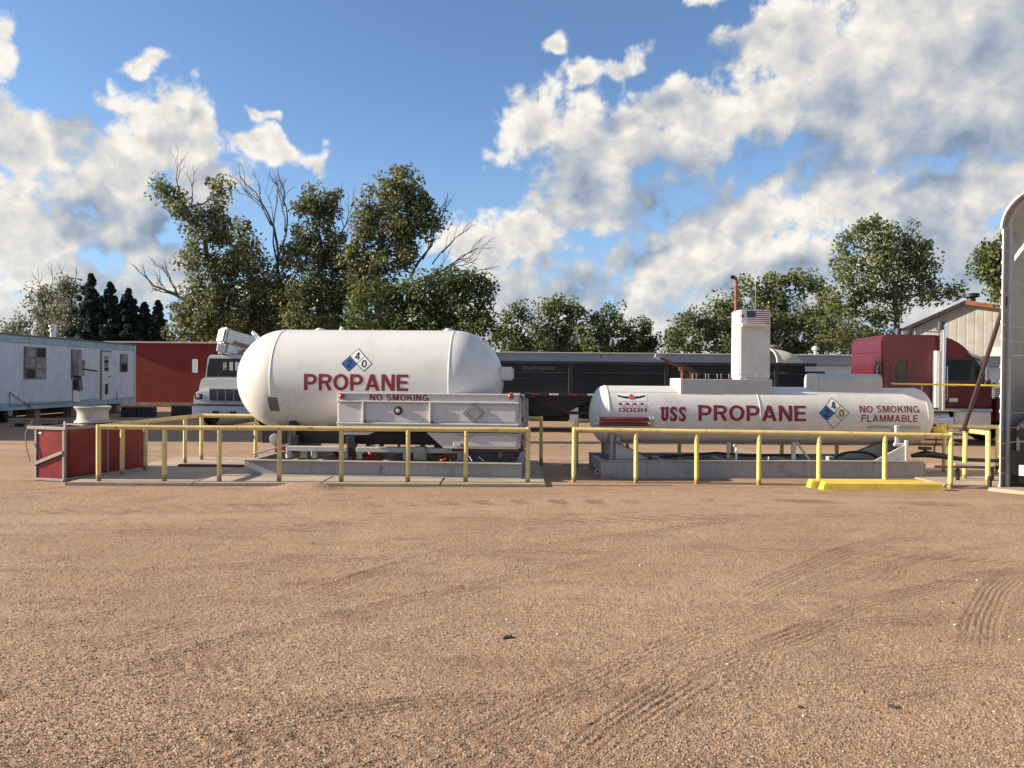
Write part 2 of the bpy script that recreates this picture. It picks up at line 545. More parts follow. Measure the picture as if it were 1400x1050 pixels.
def rusty_foot(m):
    """rust and dirt where a post meets the ground, and chips of bare metal higher up"""
    t = m.node_tree
    N = NT(t)
    b = t.nodes['Principled BSDF']
    src = b.inputs['Base Color'].links[0].from_socket
    tc = N.n('ShaderNodeTexCoord')
    v = tc.outputs['Object']
    z = N.n('ShaderNodeSeparateXYZ', inputs={0: v}).outputs[2]
    nz = N.noise(v, 28.0, 5.0, 0.65)
    foot = N.smooth(N.math('SUBTRACT', z, N.math('MULTIPLY', nz, 0.22)), -0.06, 0.02, 1.0, 0.0)
    chip = N.smooth(N.noise(v, 22.0, 3.0, 0.5), 0.66, 0.70)
    c = N.mixc(N.math('MULTIPLY', foot, 0.8), src, hexc('6b4a2e'))
    c = N.mixc(N.math('MULTIPLY', chip, 0.85), c, hexc('5c3a26'))
    t.links.new(c, b.inputs['Base Color'])


rusty_foot(M['yellow'])
rusty_foot(M['yellow2'])


# ------------------------------------------------------------------ lettering and stickers
_tmp_count = [0]


def text_bm(body, offset=0.0, shear=0.0, spacing=1.0):
    cu = bpy.data.curves.new('t', 'FONT')
    cu.body = body
    cu.offset = offset
    cu.shear = shear
    cu.space_character = spacing
    cu.resolution_u = 4
    o = bpy.data.objects.new('t', cu)
    COL.objects.link(o)
    bpy.context.view_layer.update()
    me = bpy.data.meshes.new_from_object(o.evaluated_get(bpy.context.evaluated_depsgraph_get()))
    bpy.data.objects.remove(o)
    bm = bmesh.new()
    bm.from_mesh(me)
    bpy.data.meshes.remove(me)
    return bm


def stroke_font(body, t=0.19, gap=0.13):
    """plain bold capitals drawn with strokes of weight t; returns a bmesh in the xy plane (z holds a tiny step per stroke)"""
    a = t/2
    out = []
    def arc(cx, cy, rx, ry, d0, d1, n=12):
        return [(cx+rx*math.cos(rad(d0+(d1-d0)*k/n)), cy+ry*math.sin(rad(d0+(d1-d0)*k/n))) for k in range(n+1)]
    def G(ch):
        S, Pp = [], []       # stroke paths, polygons
        def rect(x0, x1, y0, y1): Pp.append([(x0, y0), (x1, y0), (x1, y1), (x0, y1)])
        w = 0.7
        if ch in 'PRB':
            w = 0.74
            lo = 0.43 if ch == 'P' else 0.50
            rect(0, t, 0, 1)
            r = (1-a-lo)/2
            S.append([(t, 1-a)]+arc(w-a-r, 1-a-r, r, r, 90, -90)+[(t, lo)])
            if ch == 'R':
                Pp.append([(w*0.46, lo-a*0.6), (w*0.46+t*1.05, lo-a*0.6), (w+0.03, 0), (w+0.03-t*1.15, 0)])
            if ch == 'B':
                r2 = (lo-a)/2
                S.append([(t, lo)]+arc(w+0.03-a-r2, a+r2, r2, r2, 90, -90)+[(t, a)])
        elif ch == 'O':
            w = 0.86
            S.append(arc(w/2, 0.5, w/2-a, 0.5-a+0.015, 90, 450, 32))
        elif ch == '0':
            w = 0.60
            S.append(arc(w/2, 0.5, w/2-a, 0.5-a, 90, 450, 28))
        elif ch == 'G':
            w = 0.86
            S.append(arc(w/2, 0.5, w/2-a, 0.5-a+0.015, 42, 330, 26))
            rect(w*0.52, w, 0.36, 0.36+t*0.85)
            rect(w-t*0.95, w, 0.0, 0.36)
        elif ch == 'S':
            w = 0.72
            r = 0.25
            S.append(arc(w/2, 0.745, w/2-a-0.01, 0.265-a, 25, 200, 12)+[(w*0.30, 0.56), (w*0.55, 0.50), (w*0.74, 0.43)]+arc(w/2, 0.265, w/2-a, 0.275-a, 20, -158, 12))
        elif ch == 'A':
            w = 0.84
            Pp.append([(0, 0), (t*1.1, 0), (w/2+t*0.55, 1), (w/2-t*0.55, 1)])
            Pp.append([(w, 0), (w/2+t*0.55, 1), (w/2-t*0.55, 1), (w-t*1.1, 0)])
            rect(w*0.26, w*0.74, 0.21, 0.21+t*0.85)
        elif ch == 'N':
            w = 0.76
            rect(0, t, 0, 1)
            rect(w-t, w, 0, 1)
            Pp.append([(0, 1), (t*1.15, 1), (w, 0), (w-t*1.15, 0)])
        elif ch == 'M':
            w = 0.92
            rect(0, t*0.95, 0, 1)
            rect(w-t*0.95, w, 0, 1)
            Pp.append([(0, 1), (t*1.35, 1), (w/2+t*0.42, 0), (w/2-t*0.42, 0)])
            Pp.append([(w, 1), (w-t*1.35, 1), (w/2-t*0.42, 0), (w/2+t*0.42, 0)])
        elif ch == 'K':
            w = 0.78
            rect(0, t, 0, 1)
            Pp.append([(t, 0.30), (t, 0.30+t*1.3), (w-t*1.25, 1), (w-0.01, 1)])
            Pp.append([(t*1.9, 0.50), (t*1.9+t*0.9, 0.66), (w+0.03, 0), (w+0.03-t*1.25, 0)])
        elif ch == 'I':
            w = t
            rect(0, t, 0, 1)
        elif ch in 'EFL':
            w = 0.66 if ch != 'L' else 0.62
            rect(0, t, 0, 1)
            h = t*0.85
            if ch in 'EF':
                rect(t, w, 1-h, 1)
                rect(t, w*0.94, 0.52-h/2, 0.52+h/2)
            if ch in 'EL':
                rect(t, w, 0, h)
        elif ch == '4':
            w = 0.66
            rect(w*0.60, w*0.60+t, 0, 1)
            rect(0, w, 0.22, 0.22+t*0.9)
            Pp.append([(0, 0.24), (t*1.2, 0.24), (w*0.60+t*0.5, 1), (w*0.60-t*0.5, 1)])
        elif ch == '2':
            w = 0.62
            S.append(arc(w/2, 0.71, w/2-a, 0.29-a, 165, -25, 14)+[(w*0.45, 0.36), (a*1.1, t*0.75)])
            rect(0, w, 0, t*0.95)
        elif ch == ' ':
            w = 0.22
        return w, S, Pp
    bm = bmesh.new()
    x = 0.0
    for ch in body:
        w, S, Pp = G(ch)
        k = 0
        for p in Pp:
            bm.faces.new([bm.verts.new((x+q[0], q[1], 0.00025*k)) for q in p])
            k += 1
        for p in S:
            n = len(p)
            L, R = [], []
            for i in range(n):
                d0 = Vector(p[min(i+1, n-1)])-Vector(p[i]) if i < n-1 else Vector(p[i])-Vector(p[i-1])
                d1 = Vector(p[i])-Vector(p[i-1]) if i > 0 else d0
                if (Vector(p[0])-Vector(p[-1])).length < 1e-6 and i in (0, n-1):
                    d0, d1 = Vector(p[1])-Vector(p[0]), Vector(p[-1])-Vector(p[-2])
                d = (d0.normalized()+d1.normalized()).normalized()
                nn = Vector((-d.y, d.x))
                tt = a*(1.0 if abs(d.y) > 0.7 else 0.90)
                L.append(bm.verts.new((x+p[i][0]+nn.x*tt, p[i][1]+nn.y*tt, 0.00025*k)))
                R.append(bm.verts.new((x+p[i][0]-nn.x*tt, p[i][1]-nn.y*tt, 0.00025*k)))
            for i in range(n-1):
                bm.faces.new((L[i], R[i], R[i+1], L[i+1]))
            k += 1
        x += w+gap
    return bm


def fit(bm, x0, x1, z0, z1):
    """scale flat xy shapes into a box; afterwards verts are (x, 0, z)"""
    xs = [v.co.x for v in bm.verts]
    ys = [v.co.y for v in bm.verts]
    ax, bx, ay, by = min(xs), max(xs), min(ys), max(ys)
    for v in bm.verts:
        v.co = Vector((x0+(v.co.x-ax)/(bx-ax)*(x1-x0), v.co.z, z0+(v.co.y-ay)/(by-ay)*(z1-z0)))
    return bm


def slice_z(bm, step=0.03):
    zs = [v.co.z for v in bm.verts]
    lo, hi = min(zs), max(zs)
    k = 1
    while lo+k*step < hi:
        bmesh.ops.bisect_plane(bm, geom=bm.verts[:]+bm.edges[:]+bm.faces[:], plane_co=(0, 0, lo+k*step), plane_no=(0, 0, 1))
        k += 1


def wrap_print(bm, name, m, parent, R=None, zc=0.0, lift=0.0025, yflat=None):
    """lay flat print on the front of a lying cylinder (axis x) or on an upright face at y = yflat"""
    if R is not None:
        slice_z(bm)
    for v in bm.verts:
        if R is not None:
            r = R+lift+v.co.y
            v.co.y = -math.sqrt(max(1e-6, r*r-(v.co.z-zc)**2))
        else:
            v.co.y = yflat-lift-v.co.y
    bmesh.ops.recalc_face_normals(bm, faces=bm.faces)
    me = bpy.data.meshes.new(name)
    bm.to_mesh(me)
    bm.free()
    return obj(name, me, m, parent)


def poly_bm(polys):
    bm = bmesh.new()
    for p in polys:
        bm.faces.new([bm.verts.new((x, 0, z)) for x, z in p])
    return bm


def rect_bm(x0, x1, z0, z1):
    return poly_bm([[(x0, z0), (x1, z0), (x1, z1), (x0, z1)]])


def ring_poly(cx, cz, rx, rz, n=16):
    return [(cx+rx*math.cos(2*math.pi*k/n), cz+rz*math.sin(2*math.pi*k/n)) for k in range(n)]


def hazard_diamond(parent, cx, cz, h, R, zc, right_mat, bottom=True):
    """four-field hazard diamond: 4 on top, 2 at the left in blue, 0 at the right"""
    pr = lambda bm, name, m, lift, par=None: wrap_print(bm, name, m, par or parent, R, zc, lift)
    q = h/2
    def dia(x, z, r): return [(x-r, z), (x, z-r), (x+r, z), (x, z+r)]
    cells = [dia(cx, cz+q, q), dia(cx-q, cz, q), dia(cx+q, cz, q)]
    if bottom:
        cells.append(dia(cx, cz-q, q))
    back = pr(poly_bm([dia(cx, cz, h*1.03)] if bottom else [dia(a, b, q*1.06) for a, b in ((cx, cz+q), (cx-q, cz), (cx+q, cz))]), 'hazard_diamond', M['black_letter'], 0.002)
    tag(back, 'hazard diamond with the numbers 4, 2 and 0')
    mats = [M['sticker_white'], M['sticker_blue'], right_mat, M['subtank'] if bottom else M['tank']]
    spots = [(cx, cz+q), (cx-q, cz), (cx+q, cz), (cx, cz-q)]
    for i, (x, z) in enumerate(spots[:len(cells)]):
        pr(poly_bm([dia(x, z, q*0.94)]), 'field', mats[i], 0.004, back)
    for i, ch in enumerate('420'):
        x, z = spots[i]
        pr(fit(stroke_font(ch, 0.15), x-q*0.33, x+q*0.33, z-q*0.50, z+q*0.50), 'number', M['black_letter'], 0.006, back)
    return back

# ------------------------------------------------------------------ ground
_lat = np.random.RandomState(3).rand(257, 257)


def vnoise(x, y):
    xi, yi = np.floor(x).astype(int), np.floor(y).astype(int)
    fx, fy = x-xi, y-yi
    fx, fy = fx*fx*(3-2*fx), fy*fy*(3-2*fy)
    a, b = _lat[xi % 256, yi % 256], _lat[(xi+1) % 256, yi % 256]
    c, d = _lat[xi % 256, (yi+1) % 256], _lat[(xi+1) % 256, (yi+1) % 256]
    return (a*(1-fx)+b*fx)*(1-fy)+(c*(1-fx)+d*fx)*fy


def fbm(x, y, s, octs):
    v, a, tot = 0, 1.0, 0
    for k in range(octs):
        v = v+a*vnoise(x*s+17.3*k, y*s+5.7*k)
        tot += a
        a *= 0.5
        s *= 2.03
    return v/tot-0.5


def pts_px(*ps):
    return [gnd(x, y).to_2d() for x, y in ps]


# tyre tracks: (kind, width, depth, path); paths are points of the yard
TRACKS = [
    ('rib', 0.30, 0.011, 3, pts_px((60, 905), (150, 885), (290, 846), (420, 815), (560, 768), (680, 738))),
    ('chev', 0.34, 0.016, 1, pts_px((-60, 908), (100, 909), (220, 914), (330, 922), (425, 934))),
    ('rib', 0.26, 0.013, 4, pts_px((425, 885), (480, 865), (540, 842))),
    ('rib', 0.30, 0.012, 4, pts_px((495, 888), (600, 862), (700, 838))),
    ('rib', 0.35, 0.012, 3, pts_px((-50, 862), (60, 860), (130, 846), (230, 838))),
    ('rib', 0.30, 0.010, 3, pts_px((40, 785), (90, 778), (160, 767))),
    ('chev', 0.30, 0.014, 1, pts_px((225, 975), (300, 962), (400, 968), (520, 962))),
    ('chev', 0.42, 0.015, 1, pts_px((-60, 1022), (300, 1024), (520, 1030), (760, 1038), (1000, 1046))),
    ('rib', 0.34, 0.016, 4, pts_px((970, 840), (1050, 802), (1110, 775), (1170, 748), (1260, 722))),
    ('rib', 0.24, 0.013, 4, pts_px((915, 822), (1010, 797))),
    ('chev', 0.26, 0.017, 1, pts_px((1082, 822), (1088, 802), (1112, 788))),
    ('rib', 0.27, 0.012, 5, pts_px((888, 958), (915, 918), (950, 884))),
    ('rib', 0.24, 0.011, 4, pts_px((1018, 958), (1040, 912), (1058, 872))),
    ('rib', 0.30, 0.0055, 5, pts_px((1332, 900), (1340, 848), (1360, 806), (1392, 780))),
    ('rib', 0.25, 0.015, 4, pts_px((1345, 945), (1380, 985), (1430, 1020))),
    ('rib', 0.26, 0.014, 4, pts_px((1205, 975), (1275, 955), (1350, 938))),
    ('rib', 0.28, 0.012, 4, pts_px((800, 928), (900, 905), (1010, 885))),
    ('chev', 0.30, 0.014, 1, pts_px((1240, 985), (1310, 1003), (1420, 1012))),
    ('rib', 0.24, 0.012, 3, pts_px((1205, 800), (1225, 785), (1232, 770))),
    ('rib', 0.5, 0.010, 5, pts_px((0, 735), (400, 722), (800, 712), (1300, 700))),
    ('rib', 0.5, 0.009, 5, pts_px((0, 700), (500, 690), (1000, 684), (1400, 690))),
    ('rib', 0.30, 0.0042, 4, pts_px((560, 1060), (720, 975), (900, 890), (1080, 815), (1250, 765), (1420, 735))),
    ('rib', 0.30, 0.0042, 4, pts_px((760, 1060), (880, 985), (1020, 900), (1180, 830), (1330, 790), (1450, 770))),
    ('rib', 0.28, 0.007, 4, pts_px((-40, 960), (200, 905), (430, 850), (700, 790), (1000, 735))),
    ('rib', 0.28, 0.007, 4, pts_px((-40, 880), (200, 835), (450, 795), (760, 745), (1050, 705))),
    ('rib', 0.30, 0.007, 4, pts_px((1440, 870), (1300, 845), (1120, 860), (950, 920), (830, 1000), (760, 1070))),
    ('rib', 0.28, 0.006, 4, pts_px((-40, 800), (300, 775), (700, 755), (1100, 752), (1430, 770))),
    ('rib', 0.28, 0.006, 4, pts_px((100, 1060), (330, 1000), (560, 965), (800, 950), (1100, 930), (1420, 900))),
    ('chev', 0.34, 0.010, 1, pts_px((620, 905), (760, 925), (900, 955), (1100, 985), (1250, 1000))),
]


def height(x, y, want_tread=False):
    tread = np.zeros_like(x)
    h = 0.055*fbm(x, y, 0.35, 3)+0.018*fbm(x, y, 1.7, 3)+0.0055*fbm(x+9, y, 9.0, 3)
    # fine crumbs near by
    h = h+0.0045*fbm(x, y, 34.0, 2)
    fade = np.clip((y-10.6)/1.0, 0, 1)
    h = h*(1-0.8*fade)
    for kind, w, dep, nrib, path in TRACKS:
        best = np.full(x.shape, 9.0)
        su = np.zeros_like(x)
        ss = np.zeros_like(x)
        acc = 0.0
        for a, b in zip(path, path[1:]):
            dx, dy = b.x-a.x, b.y-a.y
            L = math.hypot(dx, dy)
            t = ((x-a.x)*dx+(y-a.y)*dy)/(L*L)
            tc = np.clip(t, 0, 1)
            qx, qy = x-(a.x+dx*tc), y-(a.y+dy*tc)
            dist = np.hypot(qx, qy)
            sg = np.sign((x-a.x)*dy-(y-a.y)*dx)
            hit = dist < best
            best = np.where(hit, dist, best)
            su = np.where(hit, dist*sg, su)
            ss = np.where(hit, acc+tc*L, ss)
            acc += L
        w = w*0.80
        dep = min(dep*0.82, 0.0075)
        env = np.clip((w*0.5-best)/(0.03), 0, 1)
        ends = np.clip(ss/0.7, 0, 1)*np.clip((acc-ss)/0.7, 0, 1)
        patch = np.clip(0.62+1.9*fbm(x+3*w, y, 0.9, 3), 0.12, 1.0)
        k = env*ends*patch*dep
        if kind == 'rib':
            pat = np.cos(2*math.pi*(nrib+1)*(su/w+0.5)+0.5*fbm(x, y, 1.2, 2))
            pat = np.sign(pat)*np.abs(pat)**0.7
            bank = np.exp(-((best-w*0.55)/0.035)**2)*ends*patch*dep*0.9
            h = h+0.75*k*(pat*0.6-0.5)+bank*0.8
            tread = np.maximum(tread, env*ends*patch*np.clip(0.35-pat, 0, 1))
        else:
            pat = np.cos(2*math.pi*(ss+np.abs(su)*0.9)/0.13)
            bank = np.exp(-((best-w*0.52)/0.03)**2)*ends*patch*dep*0.7
            h = h+k*0.5*(pat*0.6-0.35)+bank*0.7
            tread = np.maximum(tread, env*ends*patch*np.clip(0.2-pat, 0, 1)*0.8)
    # two little heaps of loose gravel against the pad
    for (px, py, r, hh) in ((404, 668, 0.30, 0.085), (437, 669, 0.24, 0.075)):
        c = gnd(px, py)
        h = h+hh*np.exp(-(((x-c.x)/r)**2+((y-c.y)/(r*0.8))**2))
    return (h, tread) if want_tread else h


def ground_material(name, tone=1.0):
    m = bpy.data.materials.new(name)
    m.use_nodes = True
    t = m.node_tree
    N = NT(t)
    b = t.nodes['Principled BSDF']
    geo = N.n('ShaderNodeNewGeometry')
    p = geo.outputs['Position']
    vor = N.n('ShaderNodeTexVoronoi', feature='F1', inputs={'Vector': p, 'Scale': 95.0})
    sep = N.n('ShaderNodeSeparateColor', inputs={0: vor.outputs['Color']})
    base = N.n('ShaderNodeValToRGB')
    cr = base.color_ramp
    cr.elements[0].position, cr.elements[0].color = 0.0, hexc('7d6755')
    cr.elements[1].position, cr.elements[1].color = 1.0, hexc('c2ad97')
    for pos, c in ((0.15, '8c725d'), (0.45, '9b8069'), (0.8, 'a78c75')):
        e = cr.elements.new(pos)
        e.color = hexc(c)
    t.links.new(sep.outputs[0], base.inputs[0])
    big = N.noise(p, 0.42, 5.0, 0.6)
    mid = N.noise(N.vmath('MULTIPLY', p, (0.55, 1.7, 1.0)), 2.0, 6.0, 0.68)
    lane = N.noise(N.vmath('MULTIPLY', p, (0.10, 0.75, 1.0)), 1.0, 3.0, 0.5, 0.6)
    fines = N.noise(p, 6.0, 5.0, 0.7)
    c = N.mixc(N.smooth(big, 0.38, 0.66, 0.0, 0.45), base.outputs[0], hexc('91745c'))
    c = N.mixc(N.smooth(lane, 0.50, 0.66, 0.0, 0.55), c, hexc('ab917b'))          # packed wheel lanes, paler and finer
    c = N.mixc(N.smooth(mid, 0.50, 0.70, 0.0, 0.62), c, hexc('786150'))           # loose darker gravel
    c = N.mixc(N.smooth(fines, 0.52, 0.72, 0.0, 0.28), c, hexc('846a56'))
    c = N.mixc(N.smooth(N.noise(p, 0.9, 6.0, 0.7), 0.58, 0.72, 0.0, 0.48), c, hexc('6a5747'))   # oil and damp stains
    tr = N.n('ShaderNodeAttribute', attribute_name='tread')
    c = N.mixc(N.math('MULTIPLY', tr.outputs['Fac'], 0.55), c, hexc('5f4c3d'))      # darker soil along the treads, also standing in for missing groove shading
    c = N.mixc(1.0, c, (0.955, 0.96, 0.95, 1), 'MULTIPLY')
    t.links.new(c, b.inputs['Base Color'])
    b.inputs['Roughness'].default_value = 0.95
    b.inputs['Specular IOR Level'].default_value = 0.15
    bh = N.math('ADD', N.math('MULTIPLY', vor.outputs['Distance'], -0.9), N.math('MULTIPLY', N.noise(p, 26.0, 5.0, 0.65), 1.6))
    bn = N.n('ShaderNodeBump', inputs={'Height': bh, 'Strength': 0.55, 'Distance': 0.008})
    t.links.new(bn.outputs[0], b.inputs['Normal'])
    return m


def build_ground():
    inv = np.linspace(1/2.6, 1/12.8, 520)
    rows = np.concatenate(([-4000, -400, -60, -12, 0.0, 1.3, 2.1], 1/inv, [13.2, 13.8, 14.6, 15.6, 17, 19, 22, 26, 32, 40, 55, 80, 140, 300, 900, 4000]))
    ts = np.linspace(-1, 1, 760)
    ts = np.concatenate(([-400, -40, -8, -3, -1.6, -1.2], ts, [1.2, 1.6, 3, 8, 40, 400]))
    wd = np.maximum(np.abs(rows), 2.2)*0.72+0.15
    X = ts[None, :]*wd[:, None]
    X = np.clip(X, -6000, 6000)
    Y = np.repeat(rows[:, None], len(ts), 1)
    Z = np.zeros_like(X)
    near = (Y > 2.0) & (Y < 12.9) & (np.abs(X) < 12)
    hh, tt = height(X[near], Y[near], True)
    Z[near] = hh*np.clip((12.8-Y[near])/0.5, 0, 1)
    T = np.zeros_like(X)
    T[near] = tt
    far = (Y > 12.9) & (Y < 60)
    Z[far] = 0.0
    nr, nc = X.shape
    co = np.stack([X, Y, Z], -1).reshape(-1, 3)
    idx = np.arange(nr*nc).reshape(nr, nc)
    f = np.stack([idx[:-1, :-1], idx[:-1, 1:], idx[1:, 1:], idx[1:, :-1]], -1).reshape(-1, 4)
    me = bpy.data.meshes.new('ground')
    me.vertices.add(len(co))
    me.vertices.foreach_set('co', co.ravel())
    me.loops.add(f.size)
    me.loops.foreach_set('vertex_index', f.ravel())
    me.polygons.add(len(f))
    me.polygons.foreach_set('loop_start', np.arange(0, f.size, 4))
    me.update()
    me.validate()
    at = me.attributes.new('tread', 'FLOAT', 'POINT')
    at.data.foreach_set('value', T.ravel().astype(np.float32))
    me.shade_smooth()
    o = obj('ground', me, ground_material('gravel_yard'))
    tag(o, 'tan gravel yard with tyre tracks', None, kind='structure')


def mesh_np(name, co, f):
    me = bpy.data.meshes.new(name)
    k = f.shape[1]
    me.vertices.add(len(co))
    me.vertices.foreach_set('co', np.ascontiguousarray(co, dtype=np.float32).ravel())
    me.loops.add(f.size)
    me.loops.foreach_set('vertex_index', np.ascontiguousarray(f, dtype=np.int32).ravel())
    me.polygons.add(len(f))
    me.polygons.foreach_set('loop_start', np.arange(0, f.size, k, dtype=np.int32))
    me.update()
    return me


def scatter_stones(name, n, smin, smax, m, label, seed, near=2.9, far=12.4):
    rs = np.random.RandomState(seed)
    D = 1/(1/near+(1/far-1/near)*rs.rand(n)**1.0)
    x = (rs.rand(n)*2-1)*0.70*D
    z = height(x, D)
    s = smin+(smax-smin)*rs.rand(n)**3
    base = np.array([[1, 0, 0], [-1, 0, 0], [0, 1, 0], [0, -1, 0], [0, 0, 0.8], [0, 0, -0.5]], float)
    v = base[None]*(0.65+0.7*rs.rand(n, 6, 1))*s[:, None, None]
    a = rs.rand(n)*6.283
    ca, sa = np.cos(a), np.sin(a)
    vx = v[..., 0]*ca[:, None]-v[..., 1]*sa[:, None]+v[..., 2]*0.4
    vy = v[..., 0]*sa[:, None]+v[..., 1]*ca[:, None]
    co = np.stack([vx+x[:, None], vy+D[:, None], v[..., 2]+z[:, None]+s[:, None]*0.15], -1).reshape(-1, 3)
    t = np.array([[0, 2, 4], [2, 1, 4], [1, 3, 4], [3, 0, 4], [2, 0, 5], [1, 2, 5], [3, 1, 5], [0, 3, 5]])
    f = (t[None]+(np.arange(n)*6)[:, None, None]).reshape(-1, 3)
    o = obj(name, mesh_np(name, co, f), m)
    tag(o, label, 'gravel', kind='stuff')


build_ground()


def stone_mat(name, cols, scale):
    m = bpy.data.materials.new(name)
    m.use_nodes = True
    N = NT(m.node_tree)
    b = m.node_tree.nodes['Principled BSDF']
    geo = N.n('ShaderNodeNewGeometry')
    r = N.n('ShaderNodeValToRGB')
    r.color_ramp.interpolation = 'CONSTANT'
    e = r.color_ramp.elements
    e[0].color = hexc(cols[0])
    e[1].position, e[1].color = 1.0/len(cols), hexc(cols[1])
    for i, c in enumerate(cols[2:]):
        q = e.new((i+2)/len(cols))
        q.color = hexc(c)
    m.node_tree.links.new(geo.outputs['Random Per Island'], r.inputs[0])
    m.node_tree.links.new(r.outputs[0], b.inputs['Base Color'])
    b.inputs['Roughness'].default_value = 0.9
    b.inputs['Specular IOR Level'].default_value = 0.2
    return m


scatter_stones('gravel', 120000, 0.0020, 0.0066, stone_mat('gravel_stones', ['7d6652', '907862', 'a08972', '866e59', 'b09a84', '967e68', '6b5846'], 1), 'loose tan gravel crumbs on the yard', 5)
scatter_stones('dark_crumbs', 260, 0.003, 0.010, stone_mat('dark_stones', ['3d342d', '55473c', '4a4038'], 1), 'scattered dark crumbs on the yard', 6)
scatter_stones('pale_pebbles', 160, 0.004, 0.012, stone_mat('pale_stones', ['d8cbb8', 'c4b29c', 'e2dacb'], 1), 'scattered pale pebbles on the yard', 8)

M['clod'] = mat('dark_dirt_clod', (0.055, 0.042, 0.034), 0.95, 0, 0.4, 30.0)
# dark clods that stand out in the yard
for (px, py, s, lab) in ((694, 871, 0.030, 'dark flattened clod lying near the middle of the yard'), (1222, 965, 0.020, 'dark ragged clod at the end of a tyre track'),
                         (1095, 966, 0.012, 'small dark clod by itself on the near gravel'), (1302, 826, 0.012, 'tiny dark clod beside the curved tyre marks')):
    g = gnd(px, py)
    zz = float(height(np.array([g.x]), np.array([g.y]))[0])
    mb = MB()
    bmesh.ops.create_icosphere(mb.bm, subdivisions=2, radius=1.0)
    for v in mb.bm.verts:
        k = 0.5+1.0*random.random()
        v.co = Vector((v.co.x*s*1.2*k, v.co.y*s*k, v.co.z*s*0.55*k))
    tag(mb.build('dirt_clod', M['clod'], None, 60, (g.x, g.y, zz+s*0.12)), lab, 'clod', 'dark clods on the gravel')

# concrete pads
def slab(name, pts, z0, z1, m, label, joints=()):
    mb = MB()
    a = [mb.bm.verts.new((x, y, z0)) for x, y in pts]
    b = [mb.bm.verts.new((x, y, z1)) for x, y in pts]
    mb.bm.faces.new(b)
    for k in range(len(pts)):
        mb.bm.faces.new((a[k], a[(k+1) % len(pts)], b[(k+1) % len(pts)], b[k]))
    bmesh.ops.bevel(mb.bm, geom=[e for e in mb.bm.edges if all(v.co.z > z1-1e-4 for v in e.verts)], offset=0.012, segments=2, affect='EDGES')
    o = mb.build(name, m)
    return tag(o, label, None, kind='structure')


PAD = 0.05
# the left pad is poured in fields with narrow joints between them
xs = [-6.82, -4.9, -2.95, -1.1, 0.55]
for i in range(4):
    slab('concrete_pad', [(xs[i]+0.006, 11.72+0.06*i), (xs[i+1]-0.006, 11.72+0.06*(i+1)), (xs[i+1]-0.006, 15.6), (xs[i]+0.006, 15.6)], -0.15, PAD, M['concrete'], 'concrete pad under the left propane tank')
slab('concrete_apron', [(1.0, 14.95), (8.6, 14.9), (8.6, 15.5), (1.0, 15.5)], -0.1, 0.03, M['concrete'], 'narrow concrete strip behind the right tank')
slab('concrete_apron', [(7.05, 12.35), (8.9, 12.15), (9.0, 14.6), (7.1, 14.6)], -0.1, 0.03, M['concrete'], 'concrete at the end of the right tank')

# ------------------------------------------------------------------ yellow pipe fences
def fence(name, label, runs, posts, ztop, rr=0.038, rp=0.036, group='yellow pipe rails around the tanks'):
    """runs: list of polylines (points with z = rail centre) ; posts: list of (ground point, top z)"""
    p0 = posts[0][0]
    root = thing(name, label, 'railing', (p0[0], p0[1], p0[2]), 0, group)
    off = Vector((p0[0], p0[1], p0[2]))
    for run in runs:
        pts = []
        for a, b in zip(run, run[1:]):
            a, b = Vector(a)-off, Vector(b)-off
            for k in range(6):
                q = a.lerp(b, k/6)
                pts.append(q+Vector((random.uniform(-1, 1)*0.003, random.uniform(-1, 1)*0.003, random.uniform(-1, 1)*0.003)))
        pts.append(Vector(run[-1])-off)
        MB().tube(pts, rr, 14).build('rail', M['yellow'], root)
    for g, top in posts:
        g = Vector(g)
        h = top-g.z
        mb = MB()
        lean = Vector((random.uniform(-1, 1)*0.006, random.uniform(-1, 1)*0.006, 0))
        prof = [(-0.12, rp), (h*0.5, rp), (h-0.012, rp), (h, rp*0.72)]
        mb.tube([Vector((0, 0, z))+lean*(z/h) for z, r in prof], [r for z, r in prof], 14)
        mb.build('post', M['yellow2'] if g.x > 0.4 else M['yellow'], root, 35, g-off)
    return root


def fx(x, y, D, z=None):
    p = W(x, y, D)
    return (p.x, p.y, p.z if z is None else z)


# left enclosure
front = [(135, 11.9), (225, 11.94), (300, 11.97), (382, 12.02), (467, 12.06), (558, 12.1), (637, 12.14), (722, 12.2)]
side = [(167, 12.62), (199, 13.3), (253, 14.45), (275.5, 15.05)]
back = [(349.5, 15.05), (428, 15.05), (482, 15.05), (545, 15.04), (612, 15.03), (684, 15.02), (740, 15.0)]
posts = []
for i, (x, D) in enumerate(front):
    g = W(x, 600, D)
    posts.append(((g.x, g.y, PAD if i < 7 else 0.0), 0.925 if i in (0, 7) else 0.86))
for i, (x, D) in enumerate(side):
    g = W(x, 600, D)
    posts.append(((g.x, g.y, PAD), 0.95 if i == 3 else 0.88))
for i, (x, D) in enumerate(back):
    g = W(x, 600, D)
    posts.append(((g.x, g.y, PAD), 0.96 if i == len(back)-1 else 0.88))
P = [Vector(p[0]) for p in posts]
zl, zr, zb = 0.885, 0.880, 0.915
runs = [[(P[0].x, P[0].y, zl), (P[3].x, P[3].y, zl), (P[7].x, P[7].y, zr)], [(P[0].x, P[0].y, zl), (P[9].x, P[9].y, zl+0.01), (P[11].x, P[11].y, zb)],
        [(P[11].x, P[11].y, zb), (P[18].x, P[18].y, zb)]]
fence('pipe_railing', 'long yellow pipe railing around the big left propane tank and its concrete pad', runs, posts, 0.93)

